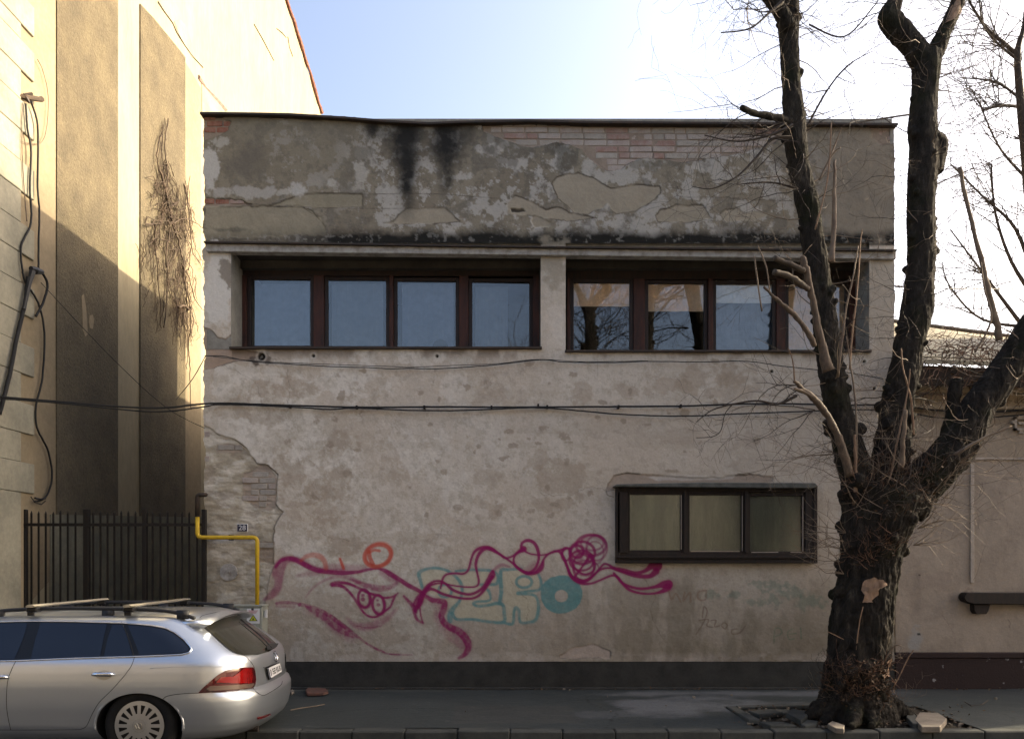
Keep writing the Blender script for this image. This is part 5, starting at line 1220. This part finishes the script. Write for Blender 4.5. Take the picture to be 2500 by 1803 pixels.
for (pts_, cnt) in (([(1920, 300), (1925, 340)], 7), ([(1830, 275), (1870, 283)], 4), ([(1950, 460)], 3), ([(1990, 1000), (1945, 940)], 5)):
    for k in range(cnt):
        a, b = random.choice(pts_); grow(twd, P(a, b, TY-.1), Vector((-1, -.2, random.uniform(-.7, .3))), random.uniform(.5, 1.1), .006, 2, -.15, 8, .16)
for l in ([(1945, 965, 8), (1900, 985, 6), (1850, 978, 5), (1800, 984, 4), (1740, 1000, 3), (1700, 1030, 2)], [(1790, 985, 4), (1770, 1010, 3), (1760, 1050, 3), (1740, 1065, 2), (1700, 1068, 1.5)], [(1935, 305, 9), (1880, 330, 6), (1800, 345, 4), (1720, 330, 3)], [(1930, 335, 9), (1885, 340, 7), (1850, 380, 6), (1800, 430, 4), (1740, 460, 3), (1690, 455, 2)], [(1945, 460, 7), (1880, 445, 5), (1800, 450, 3)], [(1910, 5, 12), (1880, 30, 6), (1830, 70, 4), (1760, 80, 3)], [(1975, 60, 5), (2060, 90, 4), (2130, 20, 3), (2150, -10, 2)], [(1975, 300, 6), (2020, 220, 5), (2070, 160, 4), (2130, 125, 2)], [(2220, 280, 5), (2150, 290, 4), (2090, 300, 3)]):
    q = limb(l, TY-.1, TY-.3, 6); twd.tube([p for p, _ in q], [r_ for _, r_ in q], 4)
    for k in range(5):
        p, r_ = q[random.randrange(4, len(q))]; grow(twd, p, Vector((random.choice((-1, -1, 1))*random.uniform(.4, 1), -.2, random.gauss(-.1, .6))), random.uniform(.2, .5), max(.002, r_*.6), 1, 0, 6, .2)
tw.build('twigs', M['twig'], tree)['kind'] = 'stuff'; twd.build('dark_twigs', M['twig_dark'], tree)['kind'] = 'stuff'
tf = MB(); tf2 = MB()
def on_trunk(px_, py_, off=.02):
    h_ = ray(px_, py_, tbvh)
    return (h_[0], h_[1]) if h_[0] is not None and h_[0].y < 10 else (None, None)
for k in range(420):
    zone = random.random()
    if zone < .5: a, b = random.uniform(2015, 2190), random.gauss(1660, 28)
    elif zone < .8: a, b = random.uniform(2070, 2290), random.gauss(1170, 45)
    else: a, b = random.uniform(2060, 2230), random.gauss(1340, 25)
    p, nn = on_trunk(a, b)
    if p is None: continue
    d = nn + Vector((random.gauss(0, .7), -.2, random.gauss(.35, .5)))
    grow(tf if random.random() < .6 else tf2, p - nn*.02, d, random.uniform(.06, .26), random.uniform(.003, .006), 1, .5, 5, .35)
tf.build('tufts', M['vine_red'], tree)['kind'] = 'stuff'; tf2.build('dark_tufts', M['twig_dark'], tree)['kind'] = 'stuff'
m = MB()
for k in range(420):
    if k < 150:
        p, nn = on_trunk(random.uniform(2075, 2290), random.gauss(1175, 35))
        if p is None: continue
        c = p + nn*random.uniform(.01, .12)
    else:
        p, nn = on_trunk(random.uniform(2015, 2190), random.gauss(1662, 26))
        if p is None: continue
        c = p + nn*random.uniform(.01, .14)
    u = Vector([random.gauss(0, 1) for _ in range(3)]).normalized(); v = u.cross(Vector([random.gauss(0, 1) for _ in range(3)])).normalized(); s_ = random.uniform(.01, .024)
    m.face([c-u*s_, c+v*s_*.6, c+u*s_, c-v*s_*.6])
m.build('dead_leaves', M['leaf'], tree)['kind'] = 'stuff'

# tree in the yard behind the low house
bt = empty('yard_tree', 'slim bare tree with a haze of fine branches behind the low house roof', 'tree')
BY = 15.5
def far_limb(l, w=1.0):
    q = limb(l, BY, BY-.5, 5); m = MB(); m.tube([p for p, _ in q], [r_*w for _, r_ in q], 7); return q, m
q1, m1 = far_limb([(2560, 1400, 40), (2550, 1000, 34), (2530, 700, 28), (2508, 420, 24), (2492, 250, 20), (2484, 130, 15), (2500, 60, 10), (2510, -60, 8)])
m1.build('trunk', M['twig_dark'], bt, smooth=True)
fine = MB(); qs = [q1]
for l in ([(2484, 135, 11), (2450, 105, 9), (2410, 70, 7), (2370, 10, 5), (2340, -60, 3)], [(2484, 145, 8), (2440, 110, 5), (2400, 60, 4), (2390, -20, 3)], [(2500, 262, 9), (2450, 258, 7), (2400, 268, 5)], [(2535, 740, 12), (2470, 640, 8), (2430, 520, 6), (2420, 400, 4)], [(2530, 700, 12), (2480, 560, 8), (2400, 480, 5), (2320, 400, 3)], [(2545, 860, 12), (2440, 720, 8), (2380, 640, 5), (2320, 560, 3)], [(2490, 240, 7), (2430, 200, 5), (2350, 190, 3)], [(2510, 440, 8), (2440, 360, 5), (2390, 250, 3)], [(2540, 800, 10), (2400, 780, 6), (2320, 700, 4), (2300, 640, 2)]):
    q, mm = far_limb(l); mm.build('branch', M['twig_dark'], bt, smooth=True); qs.append(q)
for q in qs:
    for k in range(36 if q is q1 else 21):
        p, r_ = q[random.randrange(len(q)//4, len(q))]
        if p.z < 5: continue
        grow(fine, p, Vector((random.gauss(-.5, .8), random.gauss(0, .5), random.gauss(.3, .6))), random.uniform(.7, 1.7), max(.004, min(.011, r_*.5)), 2, .1, 7, .2)
fine.build('fine_branches', M['twig_dark'], bt)['kind'] = 'stuff'

# mirrored street tree on the viewer's side
rt = empty('near_street_tree', 'bare street tree on the viewer\'s side, seen only mirrored in the upper panes', 'tree')
o = link('trunk', trunk.data, rt)
rt.location = (0, 0, 0)
rt.matrix_world = Matrix.Translation((3.1, -.5, 0)) @ Matrix.Scale(1.22, 4) @ Matrix.Rotation(R(170), 4, 'Z') @ Matrix.Translation((-3.6, -8.25, 0))
rb = MB()
for k in range(200):
    l = L[random.choice(('a', 'b', 'c', 'b'))]; p, r_ = l[random.randrange(len(l)//3, len(l))]
    grow(rb, p, Vector((random.gauss(0, 1), random.gauss(0, 1), random.gauss(.6, .4))), random.uniform(1, 2.2), .012, 2, .2, 7, .2)
rb.build('branches', M['twig_dark'], rt)['kind'] = 'stuff'

# ================================================================== PARKED CAR
car = empty('parked_car', 'silver estate car with black roof rails parked at the left kerb', 'car')
XR, YC = -2.225, 7.735
H0 = ROAD
rows = [ # height above road, half width, rear extent (relative to XR), front extent from the nose
 (.17, .76, -.20, .30), (.20, .81, -.13, .22), (.26, .85, -.06, .10), (.32, .868, -.025, .05), (.40, .878, -.006, .01), (.47, .886, .0, .0), (.53, .890, -.002, .0), (.575, .892, -.022, .02), (.60, .893, -.058, .03), (.66, .895, -.062, .06), (.72, .893, -.064, .12), (.78, .888, -.065, .22), (.84, .876, -.072, .40), (.885, .858, -.090, .75), (.92, .838, -.120, .98), (.96, .815, -.17, 1.08), (1.02, .785, -.255, 1.22), (1.09, .75, -.36, 1.38), (1.15, .716, -.455, 1.52), (1.19, .69, -.50, 1.62), (1.215, .665, -.515, 1.68), (1.238, .63, -.53, 1.75), (1.258, .57, -.56, 1.86), (1.274, .46, -.62, 2.0), (1.284, .32, -.75, 2.2), (1.289, .15, -.95, 2.5)]
def interp_row(h):
    a = np.array(rows); return [float(np.interp(h, a[:, 0], a[:, i])) for i in (1, 2, 3)]
CARL = 4.50
hs = []
for (a, b) in zip(rows[:-1], rows[1:]):
    n = max(1, int(round((b[0]-a[0])/.02)))
    for j in range(n): hs.append(a[0]+(b[0]-a[0])*j/n)
hs.append(rows[-1][0])
def ring(h):
    w, re, fe = interp_row(h); xr = XR + re; xf = XR - CARL + fe
    out = []; cr = min(.62, (xr-xf)*.3); cf = min(.7, (xr-xf)*.3); n_ = 2.7
    NS = 34; NC = 22
    x0 = xr - cr; x1 = xf + cf
    for j in range(NS): out.append((x1 + (x0-x1)*j/NS, -w))
    for j in range(NC*2):
        t = -math.pi/2 + math.pi*j/(NC*2); c, s_ = math.cos(t), math.sin(t)
        out.append((x0 + cr*abs(c)**(2/n_), w*math.copysign(abs(s_)**(2/n_), s_)))
    for j in range(NS): out.append((x0 + (x1-x0)*j/NS, w))
    for j in range(NC*2):
        t = math.pi/2 + math.pi*j/(NC*2); c, s_ = math.cos(t), math.sin(t)
        out.append((x1 - cf*abs(c)**(2/n_), w*math.copysign(abs(s_)**(2/n_), s_)))
    return [(a, YC + b, H0 + h) for a, b in out]
cb = MB(); R_ = []
for h in hs: R_.append([cb.bm.verts.new(p) for p in ring(h)])
nr = len(R_[0])
for i in range(len(R_)-1):
    for j in range(nr): cb.bm.faces.new((R_[i][j], R_[i][(j+1) % nr], R_[i+1][(j+1) % nr], R_[i+1][j]))
cb.bm.faces.new(R_[0][::-1]); cb.bm.faces.new(R_[-1])
body = cb.build('body', [M['silver'], M['black']], car, smooth=True)
cbvh = BVHTree.FromObject(body, bpy.context.evaluated_depsgraph_get())
WXR, WZ = -3.205, .205; WXF = WXR - 2.58
for wx in (WXR, WXF):
    cu = MB(); ringp = [(wx + .372*math.cos(t), YC-1.2, WZ + .285*math.sin(t)) for t in np.linspace(0, 2*math.pi, 49)[:-1]]
    cu.prism(ringp, (0, 2.4, 0)); co_ = cu.build('cut', [M['silver'], M['black']], None)
    for p_ in co_.data.polygons: p_.material_index = 1
    bo = body.modifiers.new('b', 'BOOLEAN'); bo.operation = 'DIFFERENCE'; bo.object = co_; bo.solver = 'EXACT'
    dg = bpy.context.evaluated_depsgraph_get(); nm = bpy.data.meshes.new_from_object(body.evaluated_get(dg)); body.modifiers.clear(); body.data = nm; bpy.data.objects.remove(co_)
body.data.name = 'body'
try: body.data.set_sharp_from_angle(angle=R(32))
except Exception: pass
def mir(q): return Vector((q.x, 2*YC-q.y, q.z))
def z3(l): return [(a*.36866, 1200+b*.36866) for a, b in l]
def z6(l): return [(a/4.77+450, b/4.77+1460) for a, b in l]
def both(poly, name, mt, off, stepp=6, smk=0):
    decal(poly, cbvh, name, mt, car, off, stepp, sm_k=smk); decal(poly, cbvh, name, mt, car, off, stepp, mirror=mir, sm_k=smk)
def line_on(l, name, r_, mt, mirror=True, smk=4, off=0, parent=None):
    for mi in ((None, mir) if mirror else (None,)):
        pp = []
        for a, b in (smooth_line(l, smk) if smk else l):
            loc, nor, _, _ = ray(a, b, cbvh)
            if loc is not None:
                if nor.dot(loc-EYE) > 0: nor = -nor
                q = loc + nor*off; pp.append(mi(q) if mi else q)
        if len(pp) > 1: m = MB(); m.tube(pp, r_, 5); m.build(name, mt, parent or car, smooth=True)
DLO = z3([(-700, 900), (-400, 878), (-200, 868), (0, 862), (225, 857), (500, 860), (820, 870), (1000, 885), (1100, 904), (1160, 932), (1220, 978), (1260, 1022), (1268, 1045), (1250, 1066), (1200, 1078), (1050, 1085), (885, 1091), (500, 1102), (105, 1118), (0, 1120), (-300, 1128), (-900, 1140)])
both(DLO, 'window_surround', M['black_gloss'], .0035, 7)
line_on(DLO[2:], 'chrome_strip', .0085, M['chrome'], smk=0, off=.004)
both(z3([(-500, 895), (-300, 880), (0, 872), (185, 868), (160, 960), (120, 1060), (95, 1110), (0, 1112), (-500, 1124)]), 'door_glass', M['car_glass'], .006, 8)
both(z3([(272, 868), (500, 869), (712, 874), (690, 960), (665, 1090), (400, 1098), (205, 1108), (235, 980)]), 'door_glass', M['car_glass'], .006, 8)
both(z3([(745, 882), (815, 880), (850, 980), (880, 1086), (690, 1091), (712, 980)]), 'fixed_glass', M['car_glass'], .006, 8)
both(z3([(848, 884), (1000, 895), (1095, 915), (1150, 942), (1205, 985), (1248, 1030), (1252, 1046), (1235, 1058), (1190, 1067), (1050, 1075), (925, 1080), (900, 1010)]), 'quarter_glass', M['car_glass'], .006, 7)
GAP = M['black']
line_on(z3([(105, 1118), (75, 1180), (50, 1260), (43, 1400), (55, 1500), (72, 1575)]), 'door_gap', .0028, GAP)
line_on(z3([(890, 1093), (870, 1150), (820, 1220), (740, 1310), (655, 1395), (605, 1480), (575, 1545), (540, 1568), (480, 1573), (80, 1575), (-300, 1570)]), 'door_gap', .0028, GAP)
line_on(z3([(805, 862), (850, 960), (890, 1093)]), 'door_gap', .003, GAP, off=.006)
line_on(z3([(1078, 1372), (1110, 1350), (1200, 1336), (1310, 1330), (1500, 1322)]), 'bumper_gap', .0028, GAP)
line_on(z6([(165, 260), (232, 340), (320, 420), (450, 540), (560, 625), (700, 662), (760, 720), (810, 795), (830, 900), (826, 980), (805, 1050), (905, 1125), (1000, 1090), (1120, 1010), (1140, 960)]), 'tailgate_gap', .0032, GAP, mirror=False, smk=3)
line_on(z6([(165, 260), (200, 205), (300, 175), (420, 150)]), 'tailgate_gap', .0028, GAP, mirror=False)
line_on(z6([(-400, 812), (-100, 795), (200, 790), (500, 793), (790, 797)]), 'side_crease', .0022, M['silver'], off=.001)
line_on(z6([(808, 797), (930, 800)]), 'tailgate_gap', .0022, GAP, mirror=False, smk=0)
# lamps
TLp = z6([(162, 1097), (215, 1040), (300, 965), (390, 890), (480, 838), (560, 815), (680, 803), (800, 800), (822, 860), (830, 940), (822, 1000), (795, 1047), (700, 1060), (500, 1078), (300, 1092)])
both(TLp, 'tail_light', M['red_dark'], .006, 5)
both(z6([(365, 975), (420, 915), (560, 908), (690, 812), (770, 806), (790, 900), (770, 985), (560, 985)]), 'lamp_lens', M['red_lens'], .012, 5)
both(z6([(250, 1050), (300, 1015), (550, 1005), (690, 995), (800, 985), (812, 1010), (790, 1038), (600, 1055), (300, 1075)]), 'lamp_lens', M['clear_lens'], .012, 5)
decal(z6([(835, 1385), (900, 1370), (1000, 1335), (1000, 1350), (920, 1388), (850, 1400)]), cbvh, 'reflector', M['red_lens'], car, .006, 5)
# rear screen
decal(z6([(235, 335), (330, 285), (450, 232), (560, 205), (640, 198), (720, 260), (850, 350), (960, 430), (1040, 500), (1080, 535), (1060, 575), (980, 620), (850, 655), (700, 662), (610, 645), (520, 590), (400, 490), (300, 395)]), cbvh, 'rear_window', M['rear_glass'], car, .005, 6)
decal(z6([(940, 575), (990, 540), (1080, 535), (1060, 575), (1000, 605), (950, 610)]), cbvh, 'wiper_motor', M['black'], car, .02, 5)
line_on(z6([(1000, 590), (900, 480), (760, 360), (640, 260)]), 'wiper', .006, M['black'], False, 4, .02)
# spoiler above the rear screen
m = MB(); sp = []
for i in range(17):
    t = -1 + 2*i/16; y_ = YC + t*.60
    sp.append((XR-.50+.055*(1-t*t), y_, H0+1.175+.075*(1-abs(t)**2.2)))
top_ = [Vector((a-.30, b, c+.028)) for a, b, c in sp]; edge = [Vector((a+.03, b, c)) for a, b, c in sp]; low = [Vector((a-.02, b, c-.028)) for a, b, c in sp]; back_ = [Vector((a-.30, b, c-.06)) for a, b, c in sp]
rws = [[m.bm.verts.new(p) for p in r_] for r_ in (top_, edge, low, back_)]
for a_, b_ in zip(rws, rws[1:] + [rws[0]]):
    for i in range(16): m.bm.faces.new((a_[i], a_[i+1], b_[i+1], b_[i]))
for i in (0, 16): m.bm.faces.new([r_[i] for r_ in rws])
m.build('spoiler', M['silver'], car, smooth=True)
m = MB(); m.disc((XR-.46, YC+.5, H0+1.245), (1, 0, 0), .012, .02, 8); m.build('washer_nozzle', M['black'], car)
# number plate, set into the tailgate
pl = decal(z6([(932, 800), (1095, 738), (1118, 860), (965, 952)]), cbvh, 'number_plate', M['black'], car, .010, 8)
pc_ = [ray(a, b, cbvh) for a, b in z6([(945, 815), (1085, 752), (1108, 850), (970, 935)])]
pts4 = [h[0] + (h[1] if h[1].x > 0 else -h[1])*.018 for h in pc_]
m = MB(); m.prism(pts4, (.004, -.002, 0)); wp = m.build('plate_face', M['white'], car)
def bil(u, v, o=.006): return (pts4[0]*(1-u)+pts4[1]*u)*(1-v) + (pts4[3]*(1-u)+pts4[2]*u)*v + Vector((o, -.003, 0))
GL = {'B': ['110', '101', '110', '101', '110'], '5': ['111', '100', '111', '001', '111'], '2': ['111', '001', '111', '100', '111'], 'K': ['101', '101', '110', '101', '101'], 'L': ['100', '100', '100', '100', '111']}
m = MB(); u0 = .14
for ch in 'B 52 KLB':
    if ch == ' ': u0 += .05; continue
    for r_i, row in enumerate(GL[ch]):
        for c_i, bit in enumerate(row):
            if bit == '1':
                ua, ub = u0 + c_i*.034, u0 + (c_i+1)*.034; va, vb = .2 + r_i*.12, .2+(r_i+1)*.12
                m.face([bil(ua, va), bil(ub, va), bil(ub, vb), bil(ua, vb)])
    u0 += .125
m.build('plate_text', M['black'], wp); m = MB(); m.face([bil(0, 0), bil(.08, 0), bil(.08, 1), bil(0, 1)]); m.build('plate_band', M['blue_plate'], wp)
# badge: ring with a V over a W
def badge(c, u, v, n, r_, mt, parent):
    m = MB(); m.tube([c + (u*math.cos(t)+v*math.sin(t))*r_ for t in np.linspace(0, 2*math.pi, 25)], r_*.09, 5)
    for a, b in (((-.45, .8), (0, .15)), ((0, .15), (.45, .8)), ((-.85, .3), (-.4, -.8)), ((-.4, -.8), (0, -.05)), ((0, -.05), (.4, -.8)), ((.4, -.8), (.85, .3))):
        m.tube([c+(u*a[0]+v*a[1])*r_, c+(u*b[0]+v*b[1])*r_], r_*.09, 4)
    return m.build('badge', mt, parent)
hb = ray(*z6([(1050, 672)])[0], cbvh)
if hb[0] is not None: badge(hb[0]+Vector((.012, -.004, 0)), Vector((0, 1, 0)), Vector((-.2, 0, 1)).normalized(), None, .05, M['chrome'], car)
# door handles
for zx, zy in ((685, 1210), (-15, 1228)):
    for mi in (None, mir):
        pp = []
        for dx in (-72, -50, -20, 20, 50, 74):
            h_ = ray(*z3([(zx+dx, zy - (6 if abs(dx) < 60 else 0))])[0], cbvh)
            q = h_[0] + Vector((0, -.005-.028*(1-(dx/76)**2), 0)); pp.append(mi(q) if mi else q)
        m = MB(); m.tube(pp, [.010, .018, .019, .019, .018, .010], 8); m.build('door_handle', M['chrome'], car, smooth=True)
both(z3([(640, 1195), (690, 1180), (730, 1195), (735, 1225), (690, 1245), (640, 1228)]), 'handle_recess', M['hub'], .002, 6, 3)
# roof rails and cross bars
for s_ in (-1, 1):
    yy_ = YC + s_*.575; m = MB()
    xs_r = [-4.76, -4.66, -4.5, -4.1, -3.6, -3.2, -3.0, -2.84]
    zz = [1.235, 1.275, 1.300, 1.315, 1.312, 1.30, 1.275, 1.225]
    pts = smooth_line([(a, yy_ - s_*0, H0+b) for a, b in zip(xs_r, zz)], 5); m.tube(pts, .017, 8)
    for xk in (-4.6, -3.62, -2.95): m.box(xk-.05, xk+.05, yy_-.015, yy_+.015, H0+1.22, H0+1.30)
    m.build('roof_rail', M['black'], car, smooth=True)
for xk in (-4.27, -3.41):
    m = MB(); m.prism([(xk-.04, YC-.66, H0+1.335), (xk-.025, YC-.66, H0+1.352), (xk+.02, YC-.66, H0+1.352), (xk+.04, YC-.66, H0+1.34), (xk+.02, YC-.66, H0+1.328), (xk-.03, YC-.66, H0+1.328)], (0, 1.32, 0)); cbar = m.build('cross_bar', M['alu'], car)
    for s_ in (-1, 1):
        m = MB(); yq = YC+s_*.60; m.box(xk-.05, xk+.05, yq-.045, yq+.045, H0+1.285, H0+1.328, .01); m.box(xk-.03, xk+.03, yq+s_*.045-.01, yq+s_*.045+.01, H0+1.255, H0+1.29, .004); m.build('clamp', M['black_gloss'], cbar)
# wheels
def wheel(wx, wy, sgn):
    m = MB(); prof = [(.195, .03), (.215, .012), (.25, .0), (.285, .008), (.310, .03), (.318, .07), (.318, .15), (.30, .19), (.2, .2), (.195, .03)]
    N = 48; rg = [[m.bm.verts.new((wx + a*math.cos(t), wy - sgn*b*-1, WZ + a*math.sin(t))) for t in (2*math.pi*k/N for k in range(N))] for a, b in prof[:-1]]
    for i in range(len(rg)):
        j = (i+1) % len(rg)
        for k in range(N): m.bm.faces.new((rg[i][k], rg[i][(k+1) % N], rg[j][(k+1) % N], rg[j][k]))
    ty = m.build('wheel', M['tyre'], car, smooth=True)
    m = MB(); m.disc((wx, wy+sgn*.035, WZ), (0, sgn, 0), .20, .04, 40); m.build('brake_shadow', M['black'], ty)
    # cover: dished disc with slots cut between spokes
    m = MB(); n = 16
    def pt(r_, t): return (wx + r_*math.cos(t), wy + sgn*(.004 + .022*(1-(r_/.2)**2) if r_ > .07 else .012), WZ + r_*math.sin(t))
    def pt2(r_, t):
        q = pt(r_, t); return (q[0], wy - sgn*(.012*(1-(r_/.215)**2)) + sgn*.004, q[2])
    radii = [0.0, .055, .095, .105, .178, .198, .213]
    for k in range(n):
        t0 = 2*math.pi*k/n; dt = 2*math.pi/n
        cuts = [t0, t0+dt*.27, t0+dt*.73, t0+dt]
        for ri in range(1, len(radii)-1):
            for ci in range(3):
                if ci == 1 and ri in (3,) or (ci == 1 and ri == 2 and False): continue
                aa, ab = cuts[ci], cuts[ci+1]
                if ri == 3:
                    w0, w1 = .36, .22     # slots widen outwards
                    in0 = [t0, t0+dt*w0, t0+dt*(1-w0), t0+dt]; in1 = [t0, t0+dt*w1, t0+dt*(1-w1), t0+dt]
                    m.face([pt2(radii[ri], in0[ci]), pt2(radii[ri+1], in1[ci]), pt2(radii[ri+1], in1[ci+1]), pt2(radii[ri], in0[ci+1])])
                else:
                    q0 = cuts
                    if ri == 2: pass
                    m.face([pt2(radii[ri], q0[ci]), pt2(radii[ri+1], q0[ci]), pt2(radii[ri+1], q0[ci+1]), pt2(radii[ri], q0[ci+1])])
        m.face([pt2(0.0001, t0), pt2(radii[1], t0), pt2(radii[1], t0+dt)])
    cvr = m.build('wheel_cover', M['hub'], ty)
    badge(Vector((wx, wy - sgn*.018, WZ)), Vector((1, 0, 0)), Vector((0, 0, 1)), None, .03, M['alu'], ty)
for wx in (WXR, WXF):
    wheel(wx, YC-.868, 1); wheel(wx, YC+.868, -1)
# arch lips
for wx in (WXR, WXF):
    for s_ in (-1, 1):
        m = MB(); m.tube([(wx+.380*math.cos(t), YC+s_*(.878 if abs(math.cos(t)) < .9 else .87), WZ+.292*math.sin(t)) for t in np.linspace(-.15, math.pi+.15, 40)], .012, 6); m.build('arch_lip', M['silver'], car, smooth=True)
# tow eye and exhaust
m = MB(); m.tube([(XR-.5, YC-.35, H0+.2), (XR-.12, YC-.35, H0+.19)], .028, 10); m.build('exhaust', M['flash'], car)

# ================================================================== DEBRIS
def rock(name, l, label, mt, Y, zt, h=.05, cat='stone', rot=0):
    """irregular slab from pavement outline seen in the photo (points on the ground)"""
    pts = []
    for a, b in l:
        Yg = (CZ-zt)*F/(b-HY); pts.append(Vector(((a-CX)*Yg/F, Yg, zt)))
    m = MB(); m.prism(pts, (0, 0, -h), bev=.006); o = m.build(name, M[mt]); tag(o, label, cat); return o
rock('broken_slab', [(2233, 1755), (2245, 1737), (2290, 1738), (2312, 1752), (2296, 1772), (2250, 1772)], 'pale pinkish broken paving slab lying right of the tree trunk', 'stone', 8, .055, .06)
rock('stone_block', [(2020, 1765), (2032, 1758), (2062, 1768), (2060, 1778), (2040, 1776)], 'small pale oblong block at the kerb under the tree', 'stone', 8, .05, .05)
rock('dark_slab', [(1918, 1738), (1935, 1728), (1968, 1734), (1972, 1745), (1955, 1756)], 'tilted dark grey slab left of the tree trunk', 'kerb', 8, .06, .06)
rock('flat_stone', [(1955, 1766), (1970, 1755), (1998, 1758), (1990, 1768), (1965, 1770)], 'flat mossy stone at the root left of the pale block', 'kerb', 8, .03, .04)
rock('root_stone', [(2212, 1748), (2222, 1735), (2238, 1745), (2240, 1765), (2228, 1764)], 'dark wedge of stone between the trunk and the pale slab', 'kerb', 8, .05, .06)
rock('red_tile_shard', [(745, 1682), (752, 1677), (795, 1678), (802, 1686), (790, 1690), (750, 1691)], 'broken red tile lying against the plinth behind the car', 'brick_dark', 9.9, .04, .035)
rock('plaster_lump', [(706, 1684), (714, 1680), (719, 1686), (712, 1691)], 'little whitish plaster lump between car bumper and red tile', 'stone', 9.9, .035, .03)
def stick(l, label, r_=.006, mt='twig'):
    m = MB(); m.tube([Vector((P(a, b, (CZ-.02)*F/(b-HY)))) for a, b in l], r_, 5); tag(m.build('fallen_twig', M[mt]), label, 'twig')
stick([(710, 1732), (740, 1726), (770, 1723), (792, 1718)], 'thin pale twig lying on the pavement beside the car')
stick([(2355, 1712), (2372, 1722), (2398, 1718), (2412, 1708)], 'crooked dark twig on the pavement near the red plinth', .006, 'twig_dark')
m = MB(); m.tube([P(2375, 1705, 8.9), P(2386, 1722, 8.85), P(2378, 1735, 8.7)], .004, 4); m.bm.free()
litter = MB()
for k in range(215):
    x_ = random.uniform(2.4, 4.6); y_ = random.uniform(7.8, 8.9)
    if k > 190: x_ = random.uniform(-2, 6.4); y_ = random.uniform(7.8, 10.1)
    s_ = random.uniform(.004, .016); z_ = .004 if k > 190 else -.01
    litter.box(x_-s_, x_+s_*random.uniform(.5, 1.5), y_-s_, y_+s_, z_-.01, z_+s_*.8, jit=s_*.4)
tag(litter.build('rubble', M['stone']), 'scattered crumbs of stone and mortar on the pavement', 'rubble', kind='stuff')
lf = MB()
for k in range(620):
    x_ = random.gauss(3.5, .6); y_ = random.uniform(7.8, 8.9)
    if k > 420: x_ = random.uniform(-3, 6.5); y_ = 10.1 - abs(random.gauss(0, .06))
    c = Vector((x_, y_, (.01 if k <= 420 else .005)+random.uniform(0, .02))); u = Vector((random.gauss(0, 1), random.gauss(0, 1), random.gauss(0, .3))).normalized(); v = u.cross(Vector((random.gauss(0, .3), random.gauss(0, .3), 1))).normalized(); s_ = random.uniform(.01, .025)
    lf.face([c-u*s_, c+v*s_*.6, c+u*s_, c-v*s_*.6])
tag(lf.build('leaf_litter', M['leaf']), 'dry leaves and bits gathered around the tree foot', 'leaves', kind='stuff')
